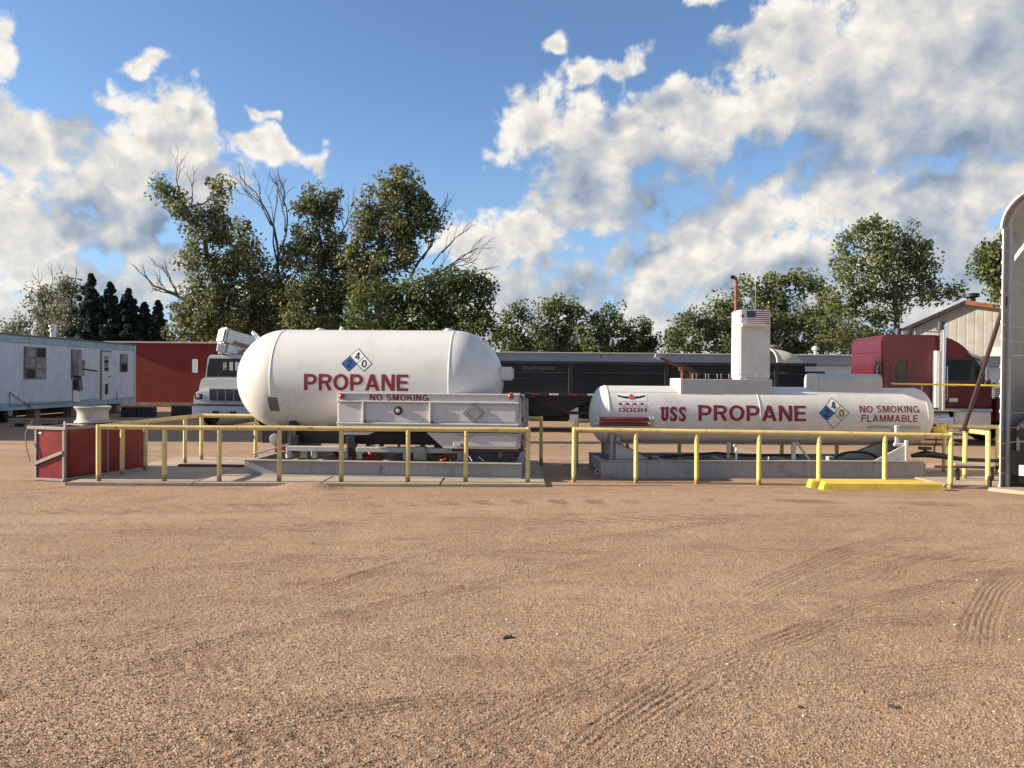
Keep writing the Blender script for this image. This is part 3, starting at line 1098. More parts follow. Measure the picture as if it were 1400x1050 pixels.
# right enclosure
front = [(785, 12.62), (870, 12.56), (953, 12.5), (1038, 12.44), (1120, 12.38), (1210, 12.31), (1300, 12.25)]
back = [(788.5, 14.62), (858, 14.6), (929, 14.55), (1001, 14.5), (1069, 14.45), (1144, 14.4), (1218, 14.3), (1291, 14.2)]
posts = []
for i, (x, D) in enumerate(front):
    g = W(x, 600, D)
    posts.append(((g.x, g.y, 0.0), 0.90 if i in (0, 6) else 0.83))
for i, (x, D) in enumerate(back):
    g = W(x, 600, D)
    posts.append(((g.x, g.y, 0.0), 0.93 if i in (0, 7) else 0.85))
P = [Vector(p[0]) for p in posts]
runs = [[(P[0].x, P[0].y, 0.862), (P[6].x, P[6].y, 0.845)], [(P[0].x, P[0].y, 0.862), (P[7].x, P[7].y, 0.90)], [(P[7].x, P[7].y, 0.90), (P[14].x, P[14].y, 0.88)],
        ]
fence('pipe_railing', 'yellow pipe railing in front of and behind the submarine-styled right tank', runs, posts, 0.9)

# short U beside the metal carport
up = [(1319, 656, 13.3), (1351, 663, 12.65), (1364, 650, 14.0)]
posts = []
for x, y, D in up:
    g = W(x, 620, D)
    posts.append(((g.x, g.y, 0.02), 0.90))
P = [Vector(p[0]) for p in posts]
e0 = W(1295, 600, 14.2)
runs = [[(P[0].x-0.02, P[0].y, 0.86), (P[1].x, P[1].y, 0.86)], [(e0.x, e0.y, 0.88), (P[2].x, P[2].y, 0.885)]]
fence('pipe_railing', 'short yellow pipe railing posts right beside the grey metal carport', runs, posts, 0.9)
s = W(1353.5, 620, 12.15)
tag(MB().tube([(0, 0, 0), (0, 0, 0.2), (0.003, 0, 0.215)], [0.032, 0.032, 0.02], 12).build('bollard_stub', M['black'], None, 35, (s.x, s.y, 0.0)), 'short black pipe stub in the gravel before the yellow post', 'stub')

# two yellow parking stops in front of the right railing
def stop(label, x0, x1, D, end_m, mid):
    a, b = W(x0, 660, D), W(x1, 660, D)
    L = b.x-a.x
    root = thing('parking_stop', label, 'parking stop', (a.x, D, 0.0), math.atan2(0.02, L), 'yellow parking stops')
    prof = [(-0.09, -0.04), (0.09, -0.04), (0.075, 0.10), (0.05, 0.125), (-0.05, 0.125), (-0.075, 0.10)]
    def piece(s0, s1, m, t0=1.0, t1=1.0, nm='body'):
        mb = MB()
        A = [mb.bm.verts.new((s0+(0.0 if t0 == 1 else 0.05*max(0, z)/0.125), y, z)) for y, z in prof]
        B = [mb.bm.verts.new((s1-(0.0 if t1 == 1 else 0.07*max(0, z)/0.125), y, z)) for y, z in prof]
        mb.bm.faces.new(A)
        mb.bm.faces.new(list(reversed(B)))
        for k in range(6):
            mb.bm.faces.new((A[k], A[(k+1) % 6], B[(k+1) % 6], B[k]))
        return mb.build(nm, m, root, 30)
    piece(0.0, 0.075, end_m, 0.5, 1, 'end_cap')  # brighter yellow end piece puts the sunlit left face into the colour
    if mid:
        piece(0.0752, 0.20, M['curb_yellow'], 1, 1, 'body')
        piece(0.2002, L, M['curb_yellow'], 1, 0.5, 'body')
    else:
        piece(0.0752, L, M['curb_yellow'], 1, 0.5, 'body')
    return root


stop('yellow parking stop farther left and behind, under the right railing', 1104, 1268, 12.27, M['curb_lit_end'], True)
stop('yellow parking stop nearest the camera in front of the right railing', 1121, 1291, 12.02, M['curb_lit_end'], False)


# ------------------------------------------------------------------ big left tank
def lying(R, L, head):
    """profile of half of a pressure vessel along x: list of (r, x)"""
    return R, L, head


def head_mesh(R, depth, x, sgn, n=56, m=14):
    mb = MB()
    prof = []
    for k in range(m+1):
        a = math.pi/2*k/m
        prof.append((max(R*math.cos(a), 0.0 if k == m else 1e-4), depth*math.sin(a)))
    Mx = TR(x, 0, 0) @ RY(math.pi/2*sgn)
    mb.lathe(prof, Mx, n)
    return mb


T1 = thing('propane_tank', 'big white propane tank with round ends on a grey skid, behind the long railing', 'propane tank', (-2.60, 14.2, 0), rad(-3))
R1, L1, Z1 = 0.915, 4.86, 1.64
hc = L1/2-0.88
mb = MB().lathe([(R1, -hc), (R1, -hc*0.5), (R1, 0), (R1, hc*0.5), (R1, hc)], TR(0, 0, Z1) @ RY(math.pi/2), 64)
mb.build('shell', M['tank'], T1, 60)
for s in (-1, 1):
    mb = head_mesh(R1, 0.88, 0, s, 64, 18)
    mb.build('head', M['tank'], T1, 60, (s*hc, 0, Z1))
    mb = MB().lathe([(R1-0.004, -0.022), (R1+0.006, -0.01), (R1+0.006, 0.01), (R1-0.004, 0.022)], TR(s*hc, 0, Z1) @ RY(math.pi/2), 64)
    mb.build('weld_seam', M['tank'], T1, 60)
    # lifting lug on the shoulder
    a = rad(52)
    c = Vector((s*(hc+0.88*math.cos(a)), 0, Z1+R1*math.sin(a)))
    nrm = Vector((s*math.cos(a), 0, math.sin(a)))
    rot = nrm.to_track_quat('Z', 'Y').to_matrix().to_4x4()
    mb = MB()
    mb.lathe([(0.062, -0.018), (0.105, -0.018), (0.105, 0.018), (0.062, 0.018)], Matrix.Translation(c+nrm*0.10) @ rot @ RX(math.pi/2), 20, closed=True)
    mb.box(c+nrm*0.0, (0.15, 0.05, 0.06), 0.006, rot.to_3x3())
    mb.build('lifting_lug', M['tank'], T1)
# fittings along the crown
for (x, r, h) in ((-0.95, 0.07, 0.035), (-0.55, 0.035, 0.06), (1.42, 0.07, 0.04)):
    MB().lathe([(r*1.3, -0.02), (r*1.3, h*0.4), (r, h*0.5), (r*0.8, h), (0, h*1.15)], TR(x, 0, Z1+R1-0.003), 18).build('fitting', M['white'], T1)
# raised line on the right head and the box at its tip
mb = MB()
mb.box((0, 0, 0), (0.26, 0.22, 0.24), 0.03)
mb.build('end_box', M['tank'], T1, 35, (L1/2+0.06, -0.12, 1.78))
# data plate and papers on the left
for nm, m, x0, x1, z0, z1, lift in (('plate_frame', M['sticker_white'], -1.63, -1.40, 1.07, 1.36, 0.004), ('data_plate', M['brown_frame'], -1.605, -1.425, 1.085, 1.335, 0.008),
                                    ('sticker', M['sticker_white'], -1.385, -1.19, 1.235, 1.325, 0.004), ('sticker', M['sticker_white'], -1.375, -1.19, 1.105, 1.195, 0.004),
                                    ('sticker', M['sticker_white'], -1.17, -0.99, 1.245, 1.335, 0.004)):
    wrap_print(rect_bm(x0, x1, z0, z1), nm, m, T1, R1, Z1, lift)
rs = random.Random(4)
for (x0, x1, z0, z1) in ((-1.375, -1.20, 1.24, 1.32), (-1.365, -1.20, 1.11, 1.19), (-1.16, -1.0, 1.25, 1.33)):
    polys = []
    for r in range(4):
        z = z1-0.012-(z1-z0)*r/4
        x = x0+0.01+rs.random()*0.02
        while x < x1-0.02:
            w = 0.012+rs.random()*0.035
            polys.append([(x, z-0.008), (min(x+w, x1), z-0.008), (min(x+w, x1), z), (x, z)])
            x += w+0.012
    wrap_print(poly_bm(polys), 'sticker_print', M['grey_metal'], T1, R1, Z1, 0.006)
# lettering
def tl(x, D=13.35):      # pixel column -> local x on the big tank's front
    return (W(x, 520, D).x+2.60)/math.cos(rad(3))
def tz(y, x=500, D=13.4):
    return W(x, y, D).z
o = wrap_print(fit(stroke_font('PROPANE', 0.195, 0.10), tl(421), tl(563), tz(534), tz(511.5)), 'lettering', M['red_letter'], T1, R1, Z1, 0.003)
tag(o, 'large red letters PROPANE')
hazard_diamond(T1, tl(492), tz(497.5), 0.262, R1, Z1, M['sticker_white'], bottom=False)

# steel side of an old service bed, standing in front of the tank
Y0 = -1.17
bx0, bx1 = tl(467, 13.02), tl(713, 13.02)
zt, za, zb_, zc_, zd = 1.43, 1.29, 0.925, 0.80, 0.515
bed = MB().box(((bx0+bx1)/2, Y0+0.17, (zt+zc_)/2), (bx1-bx0, 0.34, zt-zc_), 0.008).build('side_bed', M['boxwhite'], T1)
tag(bed, 'white steel side bed with compartment doors and red lamps')
def bedpart(nm, c, s, bev, m=None, rot=None):
    return MB().box(c, s, bev, rot).build(nm, m or M['boxwhite'], bed)
cx = (bx0+bx1)/2
bw = bx1-bx0
for z in (za, zb_, zc_+0.012):
    bedpart('ledge', (cx, Y0-0.022, z), (bw+0.01, 0.05, 0.026), 0.006, M['white'])
bedpart('top_lip', (cx, Y0-0.012, zt-0.006), (bw, 0.03, 0.02), 0.005, M['white'])
d1, d2, d3 = bx0, tl(503, 13.02), tl(594, 13.02)
def panel(nm, x0, x1, z0, z1, dep=0.012):
    return bedpart(nm, ((x0+x1)/2, Y0-dep/2, (z0+z1)/2), (x1-x0, dep, z1-z0), 0.005)
dr = panel('door', d1+0.02, d2-0.03, zb_+0.03, za-0.03)
dr = panel('door', d2+0.03, d3-0.03, zb_+0.03, za-0.03)
dr = panel('raised_panel', d3+0.28, bx1-0.05, zb_+0.045, za-0.05, 0.016)
for x in (d2, d3):
    bedpart('hinge_bar', (x, Y0-0.03, (za+zb_)/2), (0.03, 0.06, za-zb_-0.03), 0.006, M['white'])
    bedpart('latch_bolt', (x+0.03, Y0-0.04, zb_+0.03), (0.05, 0.05, 0.03), 0.006, M['rust'])
for px in (473, 702):
    x = tl(px, 13.02)
    z = tz(541.5, px, 13.0)
    MB().lathe([(0.052, 0), (0.052, 0.02), (0.045, 0.04), (0.02, 0.06), (0, 0.063)], TR(x, Y0, z) @ RX(math.pi/2), 20).build('marker_lamp', M['lamp_red'], bed)
    MB().lathe([(0.062, 0), (0.062, 0.014), (0.05, 0.016)], TR(x, Y0, z) @ RX(math.pi/2), 20).build('lamp_base', M['grey_metal'], bed)
x, z = tl(550, 13.02), tz(561, 550, 13.0)
cap = MB().lathe([(0.075, 0), (0.075, 0.03), (0.06, 0.045), (0.03, 0.05), (0, 0.05)], TR(x, Y0-0.008, z) @ RX(math.pi/2), 22).build('round_lamp', M['rubber'], bed)
MB().lathe([(0.038, 0.05), (0.036, 0.062), (0.02, 0.07), (0, 0.07)], TR(x+0.012, Y0-0.008, z) @ RX(math.pi/2), 16).build('lens', M['lens'], bed)
# hazard placard holder: a stamped diamond frame
x, z = tl(652.5, 13.02), tz(564, 652, 13.0)
for r0, r1, yy in ((0.178, 0.155, 0.035), (0.128, 0.106, 0.05)):
    mb = MB()
    q0 = [(x-r0*1.1, z), (x, z-r0), (x+r0*1.1, z), (x, z+r0)]
    q1 = [(x-r1*1.1, z), (x, z-r1), (x+r1*1.1, z), (x, z+r1)]
    for k in range(4):
        k2 = (k+1) % 4
        mb.poly([(q0[k][0], Y0-yy, q0[k][1]), (q0[k2][0], Y0-yy, q0[k2][1]), (q1[k2][0], Y0-yy, q1[k2][1]), (q1[k][0], Y0-yy, q1[k][1])])
        mb.poly([(q0[k][0], Y0-yy, q0[k][1]), (q0[k2][0], Y0-yy, q0[k2][1]), (q0[k2][0], Y0, q0[k2][1]), (q0[k][0], Y0, q0[k][1])])
        mb.poly([(q1[k][0], Y0-yy, q1[k][1]), (q1[k2][0], Y0-yy, q1[k2][1]), (q1[k2][0], Y0-yy+0.03, q1[k2][1]), (q1[k][0], Y0-yy+0.03, q1[k][1])])
    mb.build('placard_frame', M['grey_metal'], bed, 10)
mb = MB().box((0, 0, 0), (0.15, 0.02, 0.15), 0.004, RY(rad(45)).to_3x3())
mb.build('placard', M['lightgrey'], bed, 30, (x, Y0-0.025, z))
for word, xa, xb in (('NO', 511, 528.5), ('SMOKING', 534, 591)):
    wrap_print(fit(stroke_font(word, 0.195, 0.15), tl(xa, 13.0), tl(xb, 13.0), tz(548.2, 550, 13.0), tz(538.7, 550, 13.0)), 'lettering', M['red_letter'], bed, None, 0, 0.004, Y0-0.002)
# lower compartment with a slanted front edge
lx0, lx1 = tl(588, 13.0), bx1
low = MB().prism([(lx0, zc_-0.02), (lx0+0.30, zd), (lx1, zd), (lx1, zc_-0.02)], Y0+0.01, Y0+0.36, 0.006).build('lower_compartment', M['boxwhite'], bed)
MB().box(((lx0+0.42+lx1)/2, Y0+0.0, (zd+zc_)/2-0.01), (lx1-lx0-0.50, 0.018, zc_-zd-0.10), 0.006).build('lower_door', M['boxwhite'], bed)
MB().tube([(lx0+0.55, Y0-0.01, zc_-0.075), (lx0+0.57, Y0-0.035, zc_-0.075), (lx0+0.78, Y0-0.035, zc_-0.075), (lx0+0.80, Y0-0.01, zc_-0.075)], 0.009, 8).build('handle', M['chrome'], bed)
MB().box((lx0+0.60, Y0-0.012, zd+0.06), (0.035, 0.03, 0.05), 0.006).build('latch', M['rust'], bed)
MB().prism([(bx0+0.03, zc_-0.02), (bx0+0.05, zc_-0.075), (bx0+0.52, zc_-0.075), (bx0+0.62, zc_-0.02)], Y0-0.01, Y0+0.18, 0.004).build('step_plate', M['boxwhite'], bed)
MB().box(((lx0+lx1)/2+0.25, Y0+0.2, zd-0.03), (lx1-lx0-0.35, 0.22, 0.05), 0.006).build('underside_angle', M['rust'], bed)
# rear corner post with hinges and brackets
for k, (yy, xx) in enumerate(((Y0+0.35, bx1+0.05), (Y0+0.75, bx1+0.10))):
    MB().box((xx, yy, 0.95), (0.07, 0.06, 0.95), 0.008).build('tail_post', M['grey_metal'], bed)
MB().box((bx1+0.02, Y0+0.30, 1.02), (0.05, 0.62, 0.70), 0.01).build('tail_plate', M['grey_skid'], bed)
for z in (1.36, 1.02, 0.72, 0.55):
    MB().box((bx1+0.055, Y0+0.06, z), (0.05, 0.10, 0.07), 0.01).build('tail_hinge', M['rust'], bed)
MB().box((bx1+0.12, Y0+0.8, 1.40), (0.16, 0.5, 0.08), 0.01).build('tail_bracket', M['black'], bed)

# truck frame under the tank, saddles, short legs and skid
fr = MB()
for y in (-0.45, 0.45):
    fr = MB().box((0.15, y, 0.62), (4.0, 0.09, 0.22), 0.008).build('frame_rail', M['black'], T1)
for k in range(5):
    MB().box((-1.6+0.9*k, 0, 0.6), (0.1, 0.82, 0.16), 0.006).build('cross_member', M['black'], T1)
for k, (x0, x1) in enumerate(((tl(394, 13.2), tl(478, 13.2)), (tl(491, 13.2), tl(640, 13.2)))):
    for y in (-0.86, 0.86):
        MB().box(((x0+x1)/2, y, 0.455), (x1-x0, 0.16, 0.085), 0.008).build('saddle_plate', M['lightgrey'], T1)
        for f in (0.02, 0.45, 0.95):
            x = x0+(x1-x0)*f
            MB().cyl((x, y, 0.29), (x, y, 0.413), 0.05, n=12).build('saddle_leg', M['lightgrey'], T1)
for x in (-1.25, 1.35):
    # curved cradle that carries the shell
    pts = [(-0.75, 0.36)]+[(0.93*math.sin(a), Z1-0.93*math.cos(a)) for a in [rad(-38+76*k/10) for k in range(11)]]+[(0.75, 0.36)]
    mb = MB().prism(pts, -0.07, 0.07, 0, TR(x, 0, 0) @ RZ(math.pi/2))
    mb.build('cradle', M['black'], T1)
for x, w, dz in ((tl(404, 13.3), 0.15, 0.30), (tl(483, 13.3), 0.15, 0.30)):
    MB().box((x, -0.75, 0.52), (w, 0.16, dz), 0.01).build('pump_box', M['black'], T1)
MB().tube([(tl(476, 13.3), -0.6, 0.34), (tl(494, 13.3), -0.6, 0.34), (tl(500, 13.3), -0.6, 0.37), (tl(502, 13.3), -0.6, 0.50)], 0.035, 10).build('hose', M['rubber'], T1)
MB().tube([(tl(440, 13.3), -0.7, 0.47), (tl(446, 13.3), -0.7, 0.44), (tl(456, 13.3), -0.65, 0.40), (tl(462, 13.3), -0.6, 0.31)], 0.03, 10).build('hose', M['rubber'], T1)
MB().box((tl(579, 13.2), -0.95, 0.41), (0.20, 0.2, 0.22), 0.01).build('valve_box', M['grey_skid'], T1)
MB().lathe([(0.085, -0.03), (0.1, 0), (0.085, 0.03), (0.03, 0.035), (0, 0.035)], TR(tl(377, 13.3), -0.8, 0.60) @ RX(math.pi/2), 18).build('hose_coupling', M['grey_metal'], T1)
MB().tube([(tl(352, 13.2), -1.1, 0.36), (tl(374, 13.2), -0.95, 0.44), (tl(395, 13.2), -0.8, 0.52)], 0.012, 8).build('lever', M['lightgrey'], T1)
for y in (-1.28, 1.28):
    x0, x1 = tl(340, 12.92), tl(718, 12.92)
    sk = MB().box(((x0+x1)/2, y, PAD+0.125), (x1-x0, 0.02, 0.23), 0.003).build('skid_beam', M['grey_skid'], T1)
    MB().box(((x0+x1)/2, y-0.03, PAD+0.245), (x1-x0, 0.14, 0.014), 0.003).build('top_flange', M['grey_skid'], sk)
    MB().box(((x0+x1)/2, y-0.03, PAD+0.005), (x1-x0, 0.14, 0.014), 0.003).build('bottom_flange', M['grey_skid'], sk)
    for px in (431, 527, 623):
        MB().box((tl(px, 12.9), y-0.018, PAD+0.105), (0.012, 0.016, 0.14), 0.002).build('stiffener', M['grey_skid'], sk)
for k in range(5):
    x = tl(345+92*k, 12.92)
    MB().box((x, 0, PAD+0.13), (0.1, 2.5, 0.2), 0.006).build('cross_beam', M['grey_skid'], T1)
for px in (587, 591):
    MB().tube([(tl(px, 12.9), -1.36, PAD+0.25), (tl(px, 12.9)+0.01, -1.37, PAD+0.16)], 0.006, 6).build('tie_ring', M['alu'], T1)
MB().tube([(tl(640, 13.1), -1.0, 0.50), (tl(652, 13.1), -1.2, 0.31)], 0.016, 8).build('brace', M['black'], T1)
MB().tube([(tl(645, 13.1), -1.0, 0.50), (tl(668, 13.1), -1.2, 0.31)], 0.010, 8).build('brace', M['black'], T1)
MB().tube([(tl(700, 13.2), -1.0, 0.50), (tl(709, 13.2), -1.1, 0.31)], 0.014, 8).build('brace', M['rust'], T1)

# dark bar put in for the slot in the pad left of the skid, red extinguisher box, cones
a = W(240, 640, 13.75)
tag(MB().box((0, 0, 0.02), (1.45, 0.10, 0.045), 0.006).build('slot_bar', M['rust_red'], None, 35, (a.x+0.72, 13.9, PAD)), 'dark flat bar put in for the slot in the concrete pad', 'bar')
a = W(390, 610, 14.9)
eb = thing('extinguisher_box', 'small red box standing behind the left end of the big tank', 'box', (a.x, 14.75, PAD))
MB().box((0, 0, 0.26), (0.26, 0.2, 0.44), 0.02).build('body', M['sticker_red'], eb)
MB().box((0, -0.105, 0.28), (0.20, 0.012, 0.32), 0.006).build('door', M['sticker_red'], eb)
MB().cyl((-0.09, 0, 0), (-0.09, 0, 0.05), 0.02, n=8).build('foot', M['black'], eb)
MB().cyl((0.09, 0, 0), (0.09, 0, 0.05), 0.02, n=8).build('foot', M['black'], eb)
for px, lab in ((508, 'orange traffic cone behind the middle of the left tank skid'), (612, 'orange traffic cone half hidden below the slanted side bed'), (705, 'orange traffic cone behind the right end of the left skid')):
    a = W(px, 620, 15.35)
    c = thing('traffic_cone', lab, 'traffic cone', (a.x, 15.35, PAD), random.random(), 'orange traffic cones behind the left tank')
    MB().box((0, 0, 0.015), (0.34, 0.34, 0.03), 0.012).build('base', M['cone'], c)
    MB().lathe([(0.13, 0.03), (0.12, 0.05), (0.035, 0.50), (0.03, 0.52), (0.018, 0.52)], None, 20).build('cone_body', M['cone'], c)
    MB().lathe([(0.096, 0.17), (0.099, 0.17), (0.073, 0.30), (0.070, 0.30)], None, 20).build('collar', M['sticker_white'], c)

# ------------------------------------------------------------------ submarine tank
RZ2 = rad(3.2)
T2 = thing('submarine_tank', 'long white propane tank dressed up as a submarine with a tower', 'propane tank', (4.5, 13.9, 0), RZ2)
R2, L2, Z2 = 0.512, 6.27, 1.07
h2 = L2/2-0.27


def sx(x, D=13.42, y=-0.45):
    """pixel column -> local x on the submarine's front"""
    X0 = 4.5
    k = (x-700+1.2*0.0087*40)/F_PX
    # solve X = k*Dtrue with Dtrue = 13.9 + lx*sin + y*cos
    lx = (k*(13.9+y*math.cos(RZ2))-X0+y*math.sin(RZ2))/(math.cos(RZ2)-k*math.sin(RZ2))
    return lx


def sz(py, px, y=-0.45):
    lx = sx(px, y=y)
    D = 13.9+lx*math.sin(RZ2)+y*math.cos(RZ2)
    return W(px, py, D).z


MB().lathe([(R2, -h2), (R2, -h2*0.5), (R2, 0), (R2, h2*0.5), (R2, h2)], TR(0, 0, Z2) @ RY(math.pi/2), 56).build('shell', M['subtank'], T2, 60)
for s in (-1, 1):
    head_mesh(R2, 0.27, 0, s, 56, 12).build('head', M['subtank'], T2, 60, (s*h2, 0, Z2))
for x in (-h2, sx(1038.5), h2):
    MB().lathe([(R2-0.003, -0.02), (R2+0.006, -0.009), (R2+0.006, 0.009), (R2-0.003, 0.02)], TR(x, 0, Z2) @ RY(math.pi/2), 56).build('weld_seam', M['subtank'], T2, 60)
a = rad(52)
MB().tube([(-h2+0.02, -math.cos(a)*R2-0.002, Z2+math.sin(a)*R2), (h2-0.02, -math.cos(a)*R2-0.002, Z2+math.sin(a)*R2)], 0.004, 6).build('long_seam', M['subtank'], T2)

tx = [('PROPANE', 953, 1101, 554.2, 576.0, 0.030, 1.10), ('NO', 1175, 1193, 554.8, 564.4, 0.022, 1.1), ('SMOKING', 1198.5, 1257, 554.8, 564.4, 0.022, 1.1), ('FLAMMABLE', 1177, 1254.5, 567.5, 577.3, 0.022, 1.1)]
for body, x0, x1, y0, y1, off, sp in tx:
    o = wrap_print(fit(stroke_font(body, 0.195 if body == 'PROPANE' else 0.175, 0.11 if body == 'PROPANE' else 0.17), sx(x0), sx(x1), sz(y1, (x0+x1)/2), sz(y0, (x0+x1)/2)), 'lettering', M['red_letter'], T2, R2, Z2, 0.003)
    tag(o, 'red letters reading ' + body)


def slab_uss(x0, x1, z0, z1):
    """the three western slab letters U S S, built from strokes"""
    H = z1-z0
    w = (x1-x0-0.06)/3
    polys = []
    def rect(a, b, c, d): polys.append([(a, c), (b, c), (b, d), (a, d)])
    u = x0
    t = w*0.34
    arc = []
    n = 10
    for k in range(n):
        a0, a1 = math.pi+math.pi*k/n, math.pi+math.pi*(k+1)/n
        ro, ri = w*0.47, w*0.47-t
        cz = z0+w*0.47
        c = u+w*0.5
        polys.append([(c+ro*math.cos(a0), cz+ro*math.sin(a0)), (c+ro*math.cos(a1), cz+ro*math.sin(a1)), (c+ri*math.cos(a1), cz+ri*math.sin(a1)*0.7), (c+ri*math.cos(a0), cz+ri*math.sin(a0)*0.7)])
    rect(u+w*0.03, u+w*0.03+t, z0+w*0.47, z1)
    rect(u+w*0.97-t, u+w*0.97, z0+w*0.47, z1)
    rect(u-w*0.08, u+w*0.03-0.0005, z1-H*0.14, z1)
    rect(u+w*0.03+t+0.0005, u+w*0.03+t+w*0.08, z1-H*0.14, z1)
    rect(u+w*0.97+0.0005, u+w*1.08, z1-H*0.14, z1)
    rect(u+w*0.97-t-w*0.08, u+w*0.97-t-0.0005, z1-H*0.14, z1)
    for i in (1, 2):
        u = x0+(w+0.03)*i
        c = u+w*0.5
        tt = w*0.40
        rx, rt = w*0.5-tt/2, H*0.25-tt*0.20
        path = [(c+rx*math.cos(rad(q)), z0+H*0.745+rt*math.sin(rad(q))) for q in range(30, 211, 15)]
        path += [(c-rx*0.2, z0+H*0.55), (c+rx*0.2, z0+H*0.45)]
        path += [(c+rx*math.cos(rad(q)), z0+H*0.255+rt*math.sin(rad(q))) for q in range(30, -151, -15)]
        L, R = [], []
        for k in range(len(path)):
            p0, p1 = Vector(path[max(0, k-1)]), Vector(path[min(len(path)-1, k+1)])
            d = (p1-p0).normalized()
            hw = tt*0.5*(0.60+0.40*abs(d.y))
            L.append((path[k][0]-d.y*hw, path[k][1]+d.x*hw))
            R.append((path[k][0]+d.y*hw, path[k][1]-d.x*hw))
        for k in range(len(path)-1):
            polys.append([L[k], R[k], R[k+1], L[k+1]])
        polys.append([(c+w*0.34, z1-H*0.33), (c+w*0.46, z1-H*0.33), (c+w*0.46, z1), (c+w*0.34, z1)])
        polys.append([(c-w*0.46, z0), (c-w*0.34, z0), (c-w*0.34, z0+H*0.33), (c-w*0.46, z0+H*0.33)])
    return poly_bm(polys)


ux0, ux1, uz0, uz1 = sx(902.5), sx(936), sz(575, 920), sz(556.5, 920)
b1 = slab_uss(ux0, ux1, uz0, uz1)
back = slab_uss(ux0-0.010, ux1+0.002, uz0-0.012, uz1-0.010)
wrap_print(back, 'lettering_edge', M['black_letter'], T2, R2, Z2, 0.002)
tag(wrap_print(b1, 'lettering', M['red_letter'], T2, R2, Z2, 0.0045), 'dark red slab letters USS')
hazard_diamond(T2, sx(1139.5), sz(565, 1139), 0.268, R2, Z2, M['sticker_yellow'], bottom=True)

# winged badge and two rows of small flags at the bow
pr = lambda bm, nm, m, lift, par=T2: wrap_print(bm, nm, m, par, R2, Z2, lift)
wx0, wx1 = sx(843), sx(883.5)
wz1, wz0 = sz(538.5, 863), sz(548.5, 863)
badge = tag(pr(rect_bm(wx0, wx1, wz0, wz1), 'winged_badge', M['sticker_white'], 0.002), 'pale badge with black wings and an orange-red centre')
cxm, H = (wx0+wx1)/2-0.01, wz1-wz0
def wing(s):
    L = (wx1-wx0)*0.47
    p = [(cxm+s*0.05, wz0+H*0.30), (cxm+s*0.05, wz0+H*0.62), (cxm+s*L*0.6, wz0+H*0.66), (cxm+s*L, wz0+H*0.84), (cxm+s*L, wz0+H*0.62), (cxm+s*L*0.6, wz0+H*0.40)]
    return p if s > 0 else list(reversed(p))
pr(poly_bm([wing(-1)]), 'wing', M['black_letter'], 0.004, badge)
pr(poly_bm([wing(1)]), 'wing', M['black_letter'], 0.004, badge)
star = [(cxm+(0.062 if k % 2 == 0 else 0.038)*math.cos(2*math.pi*k/16), wz0+H*0.5+(0.055 if k % 2 == 0 else 0.034)*math.sin(2*math.pi*k/16)) for k in range(16)]
pr(poly_bm([star]), 'badge_centre', M['sticker_orange'], 0.006, badge)
pr(poly_bm([ring_poly(cxm+0.003, wz0+H*0.86, 0.014, 0.014, 8)]), 'badge_knob', M['black_letter'], 0.008, badge)
for row, (y0, y1) in enumerate(((551, 556.3), (558, 563.2))):
    for i, xa in enumerate((844, 854, 864, 874)):
        x0, x1 = sx(xa), sx(xa+8.2)
        z1_, z0_ = sz(y0, xa), sz(y1, xa)
        xm, zm, w, hh = (x0+x1)/2, (z0_+z1_)/2, x1-x0, z1_-z0_
        if row == 0:
            fl = pr(rect_bm(x0, x1, z0_, z1_), 'small_flag', M['sticker_white'], 0.002)
            pr(rect_bm(x0, xm-0.004, zm-0.002, z1_), 'flag_field', M['sticker_red'], 0.0035, fl)
            pr(rect_bm(xm+0.004, x1, z0_, zm), 'flag_field', M['lightgrey'], 0.0035, fl)
            pr(poly_bm([ring_poly(xm-w*0.14, zm+hh*0.08, 0.017, 0.016, 8)]), 'flag_emblem', M['black_letter'], 0.005, fl)
        elif i < 3:
            fl = pr(rect_bm(x0, x1, z0_, z1_), 'small_flag', M['sticker_red'], 0.002)
            pr(poly_bm([ring_poly(xm, zm, 0.026, 0.023, 10)]), 'flag_disc', M['sticker_white'], 0.0035, fl)
            pr(poly_bm([ring_poly(xm, zm, 0.010, 0.009, 6)]), 'flag_emblem', M['sticker_red'], 0.005, fl)
        else:
            fl = pr(rect_bm(x0, x1, z0_, z1_), 'small_flag', M['lightgrey'], 0.002)
            pr(rect_bm(x0, x0+w*0.3, z0_, z1_), 'flag_field', M['sticker_green'], 0.0035, fl)
            pr(rect_bm(x1-w*0.3, x1, z0_, z1_), 'flag_field', M['sticker_red'], 0.0035, fl)

# torpedoes along the bow
M['torpedo'] = mat('torpedo_red', (0.17, 0.012, 0.012), 0.3, 0, 0.1, 4.0, coat=0.5)
for py, dy, ln in ((573.5, -0.02, 1.0), (580.5, 0.02, 1.05)):
    zt_ = sz(py, 850, -0.53)
    y = -math.sqrt(max(0.01, (R2+0.035)**2-(zt_-Z2)**2))+dy
    x0, x1 = sx(818), sx(884)
    t = MB().tube([(x0-0.02, y, zt_), (x0, y, zt_), (x1-0.05, y, zt_), (x1+0.01, y, zt_)], [0.024, 0.036, 0.036, 0.024], 16).build('torpedo', M['torpedo'], T2)
    tag(t, 'red torpedo on the tank side')
    MB().tube([(x0-0.13, y, zt_), (x0-0.07, y, zt_), (x0-0.021, y, zt_)], [0.004, 0.02, 0.03], 12).build('nose', M['alu'], t)
    MB().lathe([(0, -0.045), (0.03, -0.03), (0.042, 0), (0.03, 0.03), (0, 0.045)], TR(x1+0.04, y, zt_), 14).build('tail_ball', M['chrome'], t)
    for k in range(3):
        MB().box((x1+0.075, y+0.03*math.cos(2.1*k), zt_+0.03*math.sin(2.1*k)), (0.012, 0.03, 0.045), 0.003, RX(2.1*k).to_3x3()).build('propeller_blade', M['grey_metal'], t)

